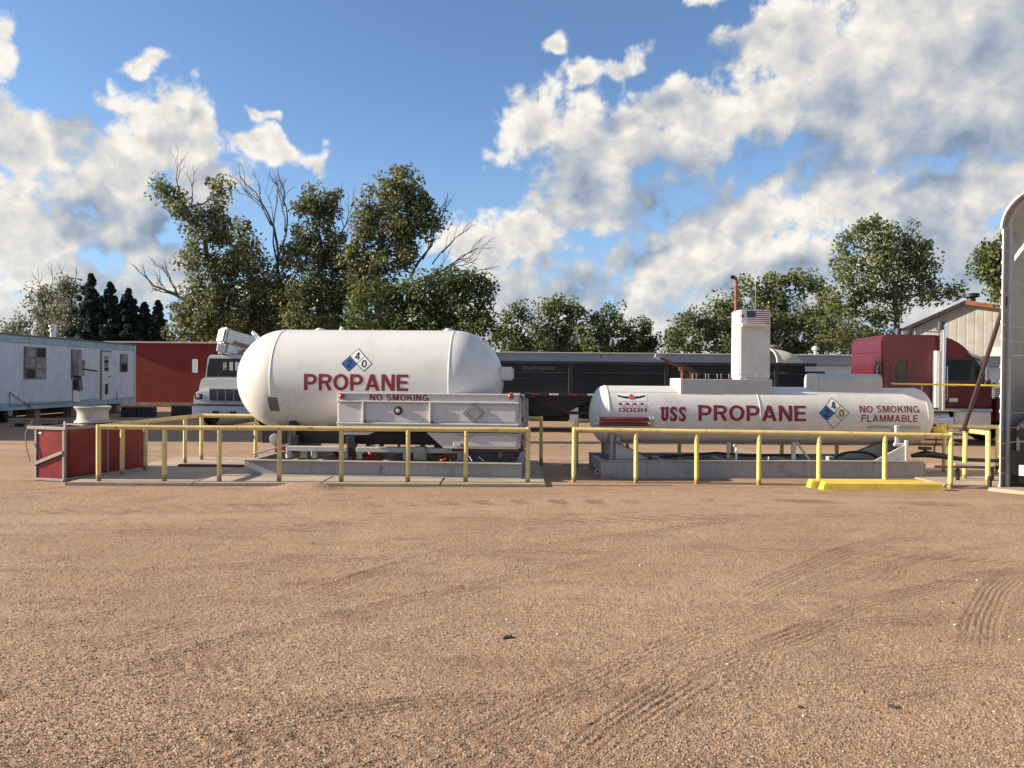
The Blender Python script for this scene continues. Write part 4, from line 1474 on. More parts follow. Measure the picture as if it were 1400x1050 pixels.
# deck, railing, tower
dx0, dx1 = sx(933, y=-0.34), sx(1056, y=-0.34)
ztop = sz(518.5, 990, -0.34)
dk = MB().box(((dx0+dx1)/2, 0, (ztop+1.42)/2), (dx1-dx0, 0.68, ztop-1.42), 0.008).build('deck', M['lightgrey'], T2)
MB().box((dx0-0.03, 0, (ztop+1.42)/2+0.004), (0.055, 0.70, ztop-1.42+0.012), 0.008).build('deck_lit_end', M['subtank'], dk)  # whiter slab puts the sunlit left face of the deck into paint
rail_x = [sx(p, y=-0.33) for p in (946, 951, 964, 968, 980, 985, 996, 1019, 1034, 1050)]
for i, x in enumerate(rail_x):
    MB().cyl((x, -0.325, ztop-0.005), (x, -0.325, ztop+0.095), 0.007, n=8).build('rail_post', M['alu'], dk)
MB().cyl((rail_x[7], -0.325, ztop+0.03), (rail_x[-1]+0.03, -0.325, ztop+0.03), 0.006, n=8).build('rail', M['alu'], dk)
MB().cyl((rail_x[7]-0.12, -0.325, ztop+0.085), (rail_x[-1]+0.03, -0.325, ztop+0.085), 0.005, n=8).build('rail', M['alu'], dk)

fy = -0.26
ax0, ax1 = sx(1010.5, y=fy), sx(1053, y=fy)
ztw = sz(422.5, 1030, fy)
tw = MB().box(((ax0+ax1)/2, fy+0.23, (ztop+ztw)/2), (ax1-ax0, 0.46, ztw-ztop), 0.022).build('tower', M['subtank'], T2)
tag(tw, 'tall white submarine tower')
def onface(bm, nm, m, lift, par=tw):
    return wrap_print(bm, nm, m, par, None, 0, lift, fy)
fx0, fx1 = sx(1019.5, y=fy), sx(1051, y=fy)
fz1, fz0 = sz(424, 1035, fy), sz(442, 1035, fy)
fg = tag(onface(rect_bm(fx0, fx1, fz0, fz1), 'flag', M['sticker_white'], 0.002), 'striped red and white flag with a blue field')
for k in range(7):
    z1_ = fz1-(fz1-fz0)*(2*k)/13
    z0_ = fz1-(fz1-fz0)*(2*k+1)/13
    onface(rect_bm(fx0, fx1, z0_, z1_), 'stripe', M['sticker_red'], 0.0035, fg)
onface(rect_bm(fx0, fx0+(fx1-fx0)*0.4, fz1-(fz1-fz0)*7/13, fz1), 'star_field', M['navy'], 0.005, fg)
polys = []
for r in range(5):
    for c in range(6):
        x = fx0+(fx1-fx0)*0.4*(c+0.6)/6.2
        z = fz1-(fz1-fz0)*7/13*(r+0.6)/5.2
        polys.append(ring_poly(x, z, 0.003, 0.003, 5))
tag(onface(poly_bm(polys), 'star_print', M['sticker_white'], 0.0065, fg), kind='stuff')
# green teardrop mark by the front edge
gx0, gx1 = sx(1006.5, y=fy), sx(1017.3, y=fy)
gx0 = ax0+0.012
zg = sz(431, 1012, fy)
onface(poly_bm([[(gx1, zg), (gx0+0.05, zg+0.026), (gx0+0.015, zg+0.024), (gx0, zg), (gx0+0.015, zg-0.024), (gx0+0.05, zg-0.026)]]), 'green_mark', M['sticker_green'], 0.003)
lz = sz(444.5, 1022, fy)
MB().box(((ax0+0.0+sx(1044, y=fy))/2, fy-0.06, lz), (sx(1044, y=fy)-ax0, 0.13, 0.05), 0.006).build('ledge', M['subtank'], tw)
# periscope and aerial
M['periscope'] = mat('red_brown_pipe', (0.26, 0.075, 0.04), 0.55, 0.1, 0.2, 6.0, dirt=('4a2a1e', 0.5, 9.0))
px_ = ax0+0.03
zp = sz(377, 1005, 0)
MB().tube([(px_, 0.05, ztw-0.02), (px_, 0.05, zp-0.07), (px_-0.008, 0.05, zp-0.03), (px_-0.035, 0.05, zp-0.004), (px_-0.06, 0.05, zp-0.004)], [0.028, 0.028, 0.030, 0.032, 0.032], 12).build('periscope', M['periscope'], tw)
MB().lathe([(0.036, -0.02), (0.036, 0.02), (0, 0.02)], TR(px_-0.07, 0.05, zp-0.004) @ RY(math.pi/2), 12).build('periscope_cap', M['black'], tw)
xa = sx(1031.5, y=0)
MB().tube([(xa, 0, ztw-0.02), (xa, 0, ztw+0.5), (xa, 0, sz(328, 1031, 0))], [0.005, 0.004, 0.0022], 6).build('aerial', M['frame_grey'], tw)

# deck gun in rusty iron
g0 = Vector((sx(894, y=-0.1), -0.1, sz(486, 894, -0.1)))
g1 = Vector((sx(955, y=-0.1), -0.1, sz(513, 955, -0.1)))
gun = MB().tube([g0, g0.lerp(g1, 0.12), g0.lerp(g1, 0.125), g0.lerp(g1, 0.62), g0.lerp(g1, 1.0)], [0.032, 0.036, 0.022, 0.028, 0.024], 12).build('deck_gun', M['rust'], T2)
tag(gun, 'rusty iron deck gun')
MB().tube([g0-(g1-g0)*0.005, g0.lerp(g1, 0.115)], [0.04, 0.042], 12).build('muzzle', M['grey_metal'], gun)
gm = g0.lerp(g1, 0.62)
MB().cyl((gm.x, -0.1, ztop), (gm.x, -0.1, gm.z), 0.032, n=12).build('gun_post', M['rust'], gun)
MB().cyl((gm.x+0.07, -0.1, ztop), (gm.x+0.07, -0.1, ztop+0.10), 0.034, n=12).build('gun_stub', M['rust'], gun)
MB().lathe([(0.024, -0.02), (0.04, -0.02), (0.04, 0.02), (0.024, 0.02)], TR(gm.x-0.04, -0.14, gm.z-0.02) @ RX(math.pi/2), 14, closed=True).build('hand_wheel', M['copper'], gun)
q = g0.lerp(g1, 0.80)
MB().box((q.x, -0.1, q.z-0.07), (0.055, 0.06, 0.13), 0.012).build('gun_shield', M['copper'], gun)
MB().bar(g0.lerp(g1, 0.5)+Vector((0, 0, 0.05)), g1+Vector((0.02, 0, 0.04)), 0.03, 0.02, 0.004).build('gun_sight', M['rust'], gun)

# rounded cover over the valves
cx0, cx1 = sx(1118, y=-0.25), sx(1208, y=-0.25)
zcov = sz(511, 1160, 0)
pts = [(-0.26, 1.45), (-0.26, zcov-0.16)]+[(-0.26+0.14-0.14*math.cos(a), zcov-0.14+0.14*math.sin(a)) for a in [rad(15*k) for k in range(1, 7)]]
pts += [(-x, z) for x, z in reversed(pts)]
cov = MB().prism(pts, cx0, cx1, 0.012, RZ(-math.pi/2) @ Matrix.Scale(-1, 4, (1, 0, 0)) if False else Matrix(((0, 1, 0, 0), (1, 0, 0, 0), (0, 0, 1, 0), (0, 0, 0, 1)))).build('valve_cover', M['lightgrey'], T2, 40)
MB().prism([(x*1.02, z+0.004) for x, z in pts], cx0-0.012, cx0-0.001, 0, Matrix(((0, 1, 0, 0), (1, 0, 0, 0), (0, 0, 1, 0), (0, 0, 0, 1)))).build('cover_lit_end', M['subtank'], cov, 40)  # whiter end plate: sunlight on the left face put into the colour
for x in (cx0+0.22, cx1-0.12):
    MB().box((x, -0.275, 1.475), (0.06, 0.03, 0.03), 0.005).build('hinge', M['grey_metal'], cov)

# supports
def gusset(nm, x, xs, z0, z1, y, m, th=0.03):
    return MB().prism([(x, z0), (x+xs, z0), (x, z1)], y-th/2, y+th/2, 0.004).build(nm, m, T2)
xl = sx(836, y=-0.5)
MB().box((xl, -0.42, 0.47), (0.06, 0.06, 0.36), 0.006).build('leg', M['grey_skid'], T2)
MB().box((xl, 0.42, 0.47), (0.06, 0.06, 0.36), 0.006).build('leg', M['grey_skid'], T2)
MB().prism([(xl-0.03, 0.60), (xl-0.05, 0.72), (xl, 0.80), (xl+0.05, 0.72), (xl+0.03, 0.60)], -0.47, -0.38, 0.004).build('bracket', M['grey_skid'], T2)
MB().box((xl+0.11, -0.40, 0.62), (0.09, 0.10, 0.16), 0.008).build('bracket', M['grey_skid'], T2)
MB().prism([(xl+0.07, 0.30), (xl+0.07, 0.56), (xl+0.13, 0.56), (xl+0.62, 0.34), (xl+0.66, 0.30)], -0.45, -0.36, 0.004).build('front_wedge', M['lightgrey'], T2)
MB().box((0, 0, 0), (0.66, 0.16, 0.02), 0.004, RY(rad(24.5)).to_3x3()).build('wedge_top', M['rust_red'], T2, 35, (xl+0.38, -0.40, 0.463))
for x in (sx(836, y=-0.4)+0.05, sx(1232, y=-0.4)):
    pts = [(-0.40, 0.33)]+[((R2+0.012)*math.sin(a), Z2-(R2+0.012)*math.cos(a)) for a in [rad(-48+96*k/10) for k in range(11)]]+[(0.40, 0.33)]
    MB().prism(pts, -0.05, 0.05, 0, TR(x, 0, 0) @ RZ(math.pi/2)).build('cradle', M['grey_skid'], T2)
for px in (996, 1087):
    x = sx(px, y=-0.3)
    MB().cyl((x, -0.3, 0.3), (x, -0.3, 0.60), 0.028, n=10).build('leg', M['lightgrey'], T2)
x = sx(1007, y=-0.55)
MB().tube([(x, -0.56, 0.30), (x, -0.56, 0.545), (x-0.02, -0.56, 0.555), (x-0.05, -0.56, 0.555)], 0.022, 10).build('pipe_elbow', M['white'], T2)
x = sx(1090, y=-0.5)
MB().bar((x, -0.5, 0.62), (x+0.24, -0.5, 0.30), 0.05, 0.03, 0.004).build('brace', M['lightgrey'], T2)
MB().box((x-0.05, -0.5, 0.45), (0.07, 0.05, 0.32), 0.006).build('brace_post', M['lightgrey'], T2)
# right end: white bracket and gusset
x0, x1 = sx(1198, y=-0.58), sx(1242, y=-0.58)
MB().prism([(x0, 0.305), (x1, 0.305), (x1, 0.60)], -0.60, -0.57, 0.004).build('gusset', M['white'], T2)
MB().box((x1-0.01, -0.56, 0.48), (0.05, 0.12, 0.36), 0.006).build('end_post', M['white'], T2)
x = sx(1229, y=-0.55)
MB().box((x, -0.545, 0.74), (0.07, 0.05, 0.30), 0.006).build('bracket_post', M['white'], T2)
MB().box((x, -0.545, 0.905), (0.075, 0.07, 0.03), 0.004).build('bracket_cap', M['white'], T2)
MB().box((x+0.05, -0.55, 0.585), (0.22, 0.06, 0.05), 0.008).build('bracket_foot', M['white'], T2)
MB().cyl((sx(1190, y=-0.53), -0.50, 0.885), (sx(1262, y=-0.53), -0.50, 0.885), 0.017, n=10).build('side_pipe', M['grey_metal'], T2)
MB().prism([(sx(1150, y=-0.1), 0.31), (sx(1196, y=-0.1), 0.56), (sx(1225, y=-0.1), 0.56), (sx(1232, y=-0.1), 0.31)], -0.25, -0.1, 0.006).build('rear_wedge', M['grey_skid'], T2)
mb = MB()
arc = [(sx(1172, y=-0.3)+0.38*math.cos(a), -0.32, 0.30+0.13*math.sin(a)) for a in [rad(180-15*k) for k in range(13)]]
MB().tube(arc, 0.022, 8).build('bent_hose', M['rubber'], T2)
MB().tube([(sx(900, y=-0.2), -0.3, 0.32), (sx(980, y=-0.2), -0.25, 0.40), (sx(1020, y=-0.2), -0.2, 0.34), (sx(1090, y=-0.2), -0.25, 0.36)], 0.02, 8).build('hose', M['rubber'], T2)
# yellow valve hood and fittings at the right tip
xr = L2/2
MB().tube([(xr-0.02, -0.25, 0.83), (xr+0.08, -0.27, 0.85), (xr+0.20, -0.28, 0.78)], [0.04, 0.085, 0.045], 14).build('valve_hood', M['curb_yellow'], T2)
MB().tube([(xr+0.06, -0.2, 0.8), (xr+0.06, -0.22, 0.62), (xr+0.02, -0.22, 0.5), (xr+0.03, -0.22, 0.34)], 0.016, 8).build('valve_pipe', M['rust_red'], T2)
MB().tube([(xr-0.02, -0.1, 0.95), (xr+0.10, -0.1, 0.90), (xr+0.12, -0.1, 0.75)], 0.03, 10).build('valve_pipe', M['black'], T2)
MB().tube([(xr-0.45, -0.3, 0.36), (xr-0.2, -0.32, 0.40), (xr+0.1, -0.34, 0.36), (xr+0.5, -0.35, 0.30), (xr+1.25, -0.38, 0.28)], [0.035, 0.065, 0.05, 0.035, 0.03], 12).build('outlet_pipe', M['black'], T2)
MB().box((xr-0.22, -0.33, 0.50), (0.20, 0.12, 0.05), 0.01).build('valve_wheel', M['black'], T2)
MB().cyl((xr-0.22, -0.33, 0.40), (xr-0.22, -0.33, 0.5), 0.03, n=10).build('valve_stem', M['black'], T2)
# slender yellow pipe on a bracket at the crown of the right head
pa, pb = W(1220, 522.5, 13.65), W(1371, 527.5, 13.4)
ip = T2.matrix_basis.inverted()
yp = MB()
xh = h2+0.1
MB().cyl((xh, -0.12, 1.53), (xh, -0.12, 1.625), 0.014, n=8).build('pipe_bracket', M['grey_metal'], T2)
MB().cyl((sx(1220, y=-0.12), -0.12, 1.66), (sx(1372, y=-0.12), -0.12, 1.64), 0.016, n=10).build('yellow_pipe', M['curb_yellow'], T2)
# skid
for y in (-0.66, 0.66):
    x0, x1 = sx(820.5, y=-0.66), sx(1265, y=-0.66)
    sk = MB().box(((x0+x1)/2, y, 0.15), (x1-x0, 0.02, 0.28), 0.003).build('skid_beam', M['grey_skid'], T2)
    MB().box(((x0+x1)/2, y+0.05, 0.294), (x1-x0, 0.16, 0.016), 0.003).build('top_flange', M['grey_skid'], sk)
    MB().box(((x0+x1)/2, y+0.05, 0.008), (x1-x0, 0.16, 0.016), 0.003).build('bottom_flange', M['grey_skid'], sk)
    for px in (981, 1100, 1180):
        MB().box((sx(px, y=-0.66), y-0.012, 0.15), (0.006, 0.008, 0.25), 0.001).build('weld_line', M['grey_skid'], sk)
for k in range(6):
    x = sx(824, y=-0.6)+0.04+k*1.13
    MB().box((x, 0, 0.16), (0.1, 1.24, 0.2), 0.006).build('cross_beam', M['grey_skid'], T2)
MB().lathe([(0.03, -0.01), (0.05, -0.01), (0.05, 0.01), (0.03, 0.01)], TR(sx(816, y=-0.6), -0.6, 0.10) @ RX(math.pi/2), 14, closed=True).build('tow_ring', M['grey_metal'], T2)

T1.location = (-2.582, 14.07, 0)
T2.location = (4.535, 14.02, 0)

# ------------------------------------------------------------------ red cabinet with a wheel on top (left)
B = Vector((-7.06, 12.12, 0))
ang = math.atan2(0.28, 0.96)
cab = thing('red_cabinet', 'low red sheet metal cabinet in a grey frame at the end of the left railing', 'cabinet', (B.x, B.y, 0), -ang)
# local: x to the right along the short front, y back along the long side; B is the front right corner
Wd, Ln, H = 0.56, 1.72, 0.86
def cp(nm, c, s, bev=0.004, m=None, rot=None):
    return MB().box(c, s, bev, rot).build(nm, m or M['frame_grey'], cab)
cp('front_sheet', (-Wd/2, 0.0, H/2+0.01), (Wd-0.05, 0.012, H-0.06), 0.002, M['cabinet_red'])
for k in range(2):
    cp('side_sheet', (0.0, Ln*(0.25+0.5*k), H/2+0.03), (0.012, Ln/2-0.03, H-0.08), 0.002, M['cabinet_red'])
cp('back_sheet', (-Wd/2, Ln, H/2), (Wd-0.05, 0.012, H-0.06), 0.002, M['cabinet_red'])
cp('side_sheet', (-Wd, Ln/2, H/2), (0.012, Ln-0.05, H-0.06), 0.002, M['cabinet_red'])
for x, y in ((-Wd, 0), (0, 0), (0, Ln), (-Wd, Ln)):
    cp('corner_post', (x, y, H/2), (0.045, 0.045, H), 0.004)
cp('side_post', (0.004, Ln*0.5, H/2+0.02), (0.03, 0.03, H-0.06), 0.003)
for z in (0.035, H-0.02):
    cp('long_bar', (0.002, Ln/2, z), (0.05, Ln+0.02, 0.045), 0.004)
    cp('long_bar', (-Wd-0.002, Ln/2, z), (0.05, Ln+0.02, 0.045), 0.004)
cp('top_bar', (-Wd/2-0.06, -0.004, H-0.018), (Wd+0.22, 0.06, 0.05), 0.005)
cp('bottom_bar', (-Wd/2, -0.004, 0.025), (Wd+0.02, 0.05, 0.04), 0.004)
MB().bar((-Wd-0.02, -0.035, 0.26), (0.0, -0.035, 0.47), 0.02, 0.05, 0.003).build('front_brace', M['frame_grey'], cab)
cp('maker_plate', (-Wd+0.085, -0.011, H-0.10), (0.06, 0.008, 0.03), 0.001, M['sticker_white'])
cp('shelf', (-Wd/2, Ln/2, H-0.10), (Wd-0.06, Ln-0.06, 0.02), 0.003, M['rust'])
MB().tube([(-Wd-0.06, -0.06, 0.30), (-Wd-0.12, -0.08, 0.55), (-Wd-0.17, -0.05, 0.75), (-Wd-0.1, 0.02, 0.96), (-Wd+0.05, 0.08, 0.93)], 0.007, 6).build('cable', M['rust_red'], cab)
MB().tube([(0.02, 0.06, H+0.03), (0.03, 0.07, H-0.2), (0.02, 0.08, 0.4), (0.03, 0.085, 0.08)], 0.006, 6).build('cable', M['black'], cab)
for k, (y, w) in enumerate(((0.5, 0.5), (0.95, 0.42), (1.3, 0.55))):
    cp('loose_board', (-Wd/2+0.02*k, y, H+0.012+0.004*k), (w, 0.11, 0.02), 0.004, M['wood'] if k != 1 else M['rust'], RZ(0.3*k-0.2).to_3x3())
cp('bracket', (-0.12, 0.12, H+0.04), (0.03, 0.03, 0.09), 0.004, M['white'])
# louvre slots in the side sheet
for k in range(8):
    cp('louvre', (0.012, Ln*0.70, 0.36+0.052*k), (0.012, 0.085, 0.020), 0.002, M['frame_grey'])

wp = W(127, 574, 13.0)
wr = thing('wheel_rim', 'pale steel truck wheel rim lying flat on top of the red cabinet', 'wheel rim', (wp.x, 13.0, H+0.028))
rim = [(0.27, 0.0), (0.285, 0.008), (0.275, 0.028), (0.245, 0.055), (0.24, 0.10), (0.238, 0.17), (0.25, 0.21), (0.275, 0.24), (0.29, 0.262), (0.275, 0.275), (0.255, 0.262), (0.222, 0.215), (0.20, 0.17), (0.205, 0.08), (0.24, 0.02)]
rm_ = mat('dusty_white_rim', (0.47, 0.44, 0.40), 0.5, 0.1, 0.08, 4.0, dirt=('8a7258', 0.5, 6.0))
MB().lathe(rim, None, 40, closed=True).build('rim', rm_, wr)
MB().lathe([(0.21, 0.245), (0.17, 0.255), (0.12, 0.235), (0.10, 0.235), (0.10, 0.222), (0.12, 0.222), (0.17, 0.24), (0.205, 0.228)], None, 40, closed=True).build('disc', rm_, wr)
for k in range(8):
    a = 2*math.pi*k/8
    MB().cyl((0.145*math.cos(a), 0.145*math.sin(a), 0.243), (0.145*math.cos(a), 0.145*math.sin(a), 0.2525), 0.022, n=10).build('bolt_hole', M['black'], wr)

# ------------------------------------------------------------------ mobile home, side towards the yard
HX = -17.5
hm = thing('mobile_home', 'long white mobile home with pale teal trim and dirty windows', 'mobile home', (HX, 0, 0))
HD0, HD1, HZ0, HZ1 = 22.0, 35.6, 0.42, 3.05
def hD(x): return HX*F_PX/(x-700-0.3)
def hz(y, x): return W(x, y, hD(x)).z
seams = [HD0, 24.2, 25.3, 27.0, hD(33), hD(83), hD(121), 33.4, HD1]
for a, b in zip(seams, seams[1:]):
    MB().box((-0.02, (a+b)/2, (HZ0+HZ1)/2), (0.04, b-a-0.012, HZ1-HZ0-0.5), 0.004).build('wall_panel', M['home_white'], hm)
MB().box((-1.6, (HD0+HD1)/2, (HZ0+HZ1)/2), (3.08, HD1-HD0-0.04, HZ1-HZ0-0.06), 0.01).build('body', M['home_white'], hm)
for z, h in ((HZ1-0.13, 0.25), (HZ0+0.12, 0.24)):
    for a, b in zip((HD0, 28.6, 32.2), (28.6, 32.2, HD1)):
        MB().box((0.0, (a+b)/2, z), (0.06, b-a-0.01, h), 0.004).build('trim_band', M['home_teal'], hm)
MB().box((-1.6, (HD0+HD1)/2, HZ1+0.03), (3.3, HD1-HD0+0.1, 0.06), 0.01).build('roof', mat('grey_tar_roof', (0.18, 0.17, 0.16), 0.9), hm)
MB().box((0.03, HD1-0.02, (HZ0+HZ1)/2), (0.05, 0.06, HZ1-HZ0-0.02), 0.004).build('corner_trim', M['home_white'], hm)
def hwindow(x0, x1, y0, y1, nx, nz, m='curtain'):
    a, b = hD(x0), hD(x1)
    z1, z0 = hz(y0, (x0+x1)/2), hz(y1, (x0+x1)/2)
    w = MB().box((0.03, (a+b)/2, (z0+z1)/2), (0.05, b-a, z1-z0), 0.004).build('window', M['brown_frame'], hm)
    for i in range(nx):
        for k in range(nz):
            pa, pb = a+(b-a)*(i+0.10)/nx, a+(b-a)*(i+0.90)/nx
            za, zb2 = z0+(z1-z0)*(k+0.08)/nz, z0+(z1-z0)*(k+0.92)/nz
            MB().box((0.056, (pa+pb)/2, (za+zb2)/2), (0.006, pb-pa, zb2-za), 0).build('pane', M['curtain'] if (i+k) % 3 else M['dull_glass'], w)
    return w
hwindow(32.5, 61.5, 474.5, 518, 2, 3)
hwindow(97, 110, 478, 518, 1, 2)
hwindow(164, 173.5, 484, 508.5, 1, 2)
# door with its own narrow window and a broken lower panel
a, b = hD(138), hD(150)
z1, z0 = hz(481, 144), hz(547, 144)
dr = MB().box((0.02, (a+b)/2, (z0+z1)/2), (0.05, b-a, z1-z0), 0.004).build('door', M['white'], hm)
MB().box((0.025, a-0.03, (z0+z1)/2), (0.06, 0.05, z1-z0+0.04), 0.003).build('door_jamb', M['brown_frame'], dr)
MB().box((0.025, (a+b)/2, z1+0.03), (0.06, b-a+0.1, 0.05), 0.003).build('door_head', M['brown_frame'], dr)
for k in range(4):
    MB().box((0.05, (a+b)/2, hz(508, 144)+0.02+(hz(487, 144)-hz(508, 144))*(k+0.5)/4), (0.008, (b-a)*0.45, 0.15), 0.002).build('pane', M['curtain'] if k % 2 else M['dull_glass'], dr)
MB().box((0.05, (a+b)/2+0.02, hz(532, 144)), (0.010, (b-a)*0.34, 0.44), 0.01).build('torn_hole', M['black'], dr)
MB().box((0.07, b-0.12, hz(515, 147)), (0.05, 0.10, 0.04), 0.008).build('handle', M['black'], dr)
# stuff below the second window: hanging air unit, tarp rag, arm
a, b = hD(98), hD(109)
ac = MB().box((0.14, (a+b)/2, hz(503, 104)), (0.20, (b-a)*0.85, 0.62), 0.02).build('air_unit', mat('dirty_beige', (0.33, 0.31, 0.27), 0.7, 0, 0.3, 3, dirt=('4a4640', 0.6, 4)), hm)
MB().lathe([(0.12, 0), (0.12, 0.02), (0.05, 0.03), (0, 0.03)], TR(0.24, (a+b)/2+0.12, hz(496, 105)) @ RY(math.pi/2), 16).build('fan_ring', M['brown_frame'], ac)
MB().box((0.12, (a+b)/2+0.12, hz(526, 106)), (0.04, 0.30, 0.50), 0.02, RX(rad(12)).to_3x3()).build('hanging_rag', M['brown_frame'], ac)
MB().box((0.06, (a+b)/2-0.12, hz(526, 101)), (0.03, 0.22, 0.42), 0.02).build('hanging_rag', M['black'], ac)
MB().tube([(0.2, (a+b)/2, hz(504, 106)), (0.5, b+0.4, hz(507.5, 118))], 0.03, 8).build('bent_arm', M['black'], ac)
MB().box((0.045, (a+b)/2, hz(541, 104)), (0.012, (b-a)*0.8, 0.5), 0.004).build('patch_sheet', M['sticker_white'], ac)
# cables hanging along the bottom edge
MB().tube([(0.04, hD(12), hz(536, 12)), (0.05, hD(25), hz(546, 25)), (0.05, hD(41), hz(557, 41))], 0.012, 6).build('cable', M['black'], hm)
MB().tube([(0.04, hD(12), hz(536, 12)), (0.04, hD(12.3), hz(556, 12))], 0.010, 6).build('cable', M['black'], hm)
MB().tube([(0.04, hD(12), hz(555, 12)), (0.05, hD(55), hz(552.5, 55)), (0.05, hD(105), hz(550, 105))], 0.010, 6).build('cable', M['black'], hm)
MB().tube([(0.05, hD(158.5), hz(534, 158)), (0.05, hD(158.8), hz(547, 158))], 0.014, 6).build('cable', M['black'], hm)
# roof vent
v = W(88, 462, hD(88)+0.5)
vx = -0.55
zv = HZ1+0.05
MB().lathe([(0.11, 0), (0.11, 0.26), (0.16, 0.27), (0.16, 0.34), (0.12, 0.36), (0.12, 0.44), (0.17, 0.45), (0.17, 0.52), (0, 0.58)], TR(vx, hD(88)+0.2, zv), 18).build('roof_vent', M['alu'], hm)
for z, y in ((HZ1+0.05, hD(108)),):
    MB().box((-0.4, y, z+0.03), (0.5, 1.2, 0.07), 0.01).build('roof_patch', M['brown_frame'], hm)
# running gear
for y in (23.5, 26.05, 27.1):
    wl = MB().lathe([(0.20, -0.11), (0.36, -0.11), (0.39, -0.07), (0.39, 0.07), (0.36, 0.11), (0.20, 0.11)], TR(-0.28, y, 0.39) @ RY(math.pi/2), 26, closed=True).build('wheel', M['rubber'], hm)
    MB().lathe([(0.205, -0.06), (0.12, -0.02), (0.0, -0.02)], TR(-0.28, y, 0.39) @ RY(-math.pi/2), 20).build('rim', M['grey_metal'], wl)
for y in (22.5, 25.2, 29.2, 31.6, 33.8, 35.2):
    MB().box((-0.7, y, 0.2), (0.35, 0.35, 0.42), 0.01).build('block_pier', M['concrete'], hm)
MB().box((-1.0, (HD0+HD1)/2, 0.36), (0.12, HD1-HD0-0.4, 0.14), 0.01).build('chassis_beam', M['black'], hm)
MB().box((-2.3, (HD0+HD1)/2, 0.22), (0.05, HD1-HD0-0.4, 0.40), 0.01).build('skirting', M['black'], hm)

# ------------------------------------------------------------------ red building behind
rd = thing('red_building', 'low red boarded building behind the mobile home and the white truck', 'building', (-21.6, 41.0, 0))
red_side = ribbed('red_lap_boards', '80241a', 2, 0.17, 0.12, 0.7, dirt=('7a2f26', 0.5, 0.8), streak=('5e1f1a', 0.4))
MB().box((7.5, 2.0, 1.72), (15.0, 4.0, 3.36), 0.01).build('wall', red_side, rd)
MB().box((7.5, 2.0, 3.44), (15.3, 4.3, 0.08), 0.01).build('roof', M['concrete_pale'], rd)
for x in (0.02, 14.9):
    MB().box((x, -0.015, 1.7), (0.10, 0.03, 3.3), 0.004).build('batten', red_side, rd)
MB().box((7.5, -0.03, 0.12), (15.0, 0.06, 0.22), 0.006).build('plinth', M['wood'], rd)

# old tables, boards and stacked timber in the shade before it
for px, D, w, h, lab in ((190, 31.0, 1.3, 0.42, 'low weathered plank table left of the white truck'), (252, 30.5, 0.9, 0.5, 'grey plank table right beside the white truck')):
    p = W(px, 560, D)
    t = thing('plank_table', lab, 'table', (p.x, D, 0), 0.1, 'plank tables in the yard behind')
    for k in range(3):
        MB().box((0, -0.2+0.2*k, h), (w, 0.18, 0.05), 0.006).build('plank', M['wood'], t)
    for sx_ in (-1, 1):
        for sy_ in (-1, 1):
            MB().box((sx_*w*0.24, sy_*0.13, h/2-0.012), (w*0.46, 0.22, h-0.026), 0.004).build('leg', M['black'], t)  # black blocks stand for the shade under the planks, not real legs
for k, (px, D, w, z0, h, lab) in enumerate(((45, 24.8, 1.45, 0.10, 0.17, 'thick tan timber plank lying on blocks below the mobile home'), (90, 25.6, 1.1, 0.06, 0.12, 'darker timber plank lying on the ground behind the wheel rim'))):
    p = W(px, 575, D)
    t = thing('timber_plank', lab, 'plank', (p.x, D, 0), 0.02, 'timber lying in front of the mobile home')
    MB().box((0, 0, z0+h/2), (w, 0.28, h), 0.01).build('plank', M['wood'], t)
    for s_ in (-1, 1):
        MB().box((s_*w*0.3, 0, z0/2-0.03), (0.12, 0.3, z0+0.06), 0.004).build('block', M['black'], t)

# ------------------------------------------------------------------ white truck with a folded boom
tp = W(310, 580, 25.6)
tk = thing('boom_truck', 'white truck facing the camera with a folded steel boom over its cab', 'truck', (tp.x, 25.6, 0), rad(-4))
MB().prism([(-0.93, 1.62), (-0.84, 2.33), (-0.76, 2.40), (0.76, 2.40), (0.84, 2.33), (0.93, 1.62), (0.98, 1.40), (-0.98, 1.40)], 0.35, 2.3, 0.03).build('cab', M['truckwhite'], tk)
MB().prism([(-0.86, 1.66), (-0.78, 2.28), (0.78, 2.28), (0.86, 1.66)], 0.325, 0.348, 0.01).build('windshield', M['glass'], tk)
for x, c in ((-0.22, 'sticker_red'), (0.0, 'sticker_white'), (0.2, 'sticker_white'), (0.45, 'sticker_red')):
    MB().box((x, 0.322, 2.02), (0.12, 0.006, 0.28), 0.01).build('windshield_sticker', M['curtain'] if c == 'sticker_red' else M['lightgrey'], tk)
for s in (-1, 1):
    MB().cyl((s*0.5, 0.318, 1.70), (s*0.2, 0.318, 1.95), 0.008, n=6).build('wiper', M['black'], tk)
MB().prism([(-0.98, 1.14), (-0.98, 1.36), (-0.88, 1.62), (0.88, 1.62), (0.98, 1.36), (0.98, 1.14)], 0.02, 0.40, 0.04).build('hood', M['truckwhite'], tk)
MB().prism([(-1.13, 0.72), (-1.10, 1.10), (-0.9, 1.22), (0.9, 1.22), (1.10, 1.10), (1.13, 0.72)], -0.10, 1.25, 0.05).build('fenders', M['truckwhite'], tk)
gr = MB().box((0, -0.105, 1.06), (1.14, 0.03, 0.46), 0.01).build('grille', M['grey_metal'], tk)
for k in range(4):
    MB().box((-0.42+0.28*k, -0.124, 1.06), (0.24, 0.02, 0.38), 0.006).build('grille_panel', M['black'], gr)
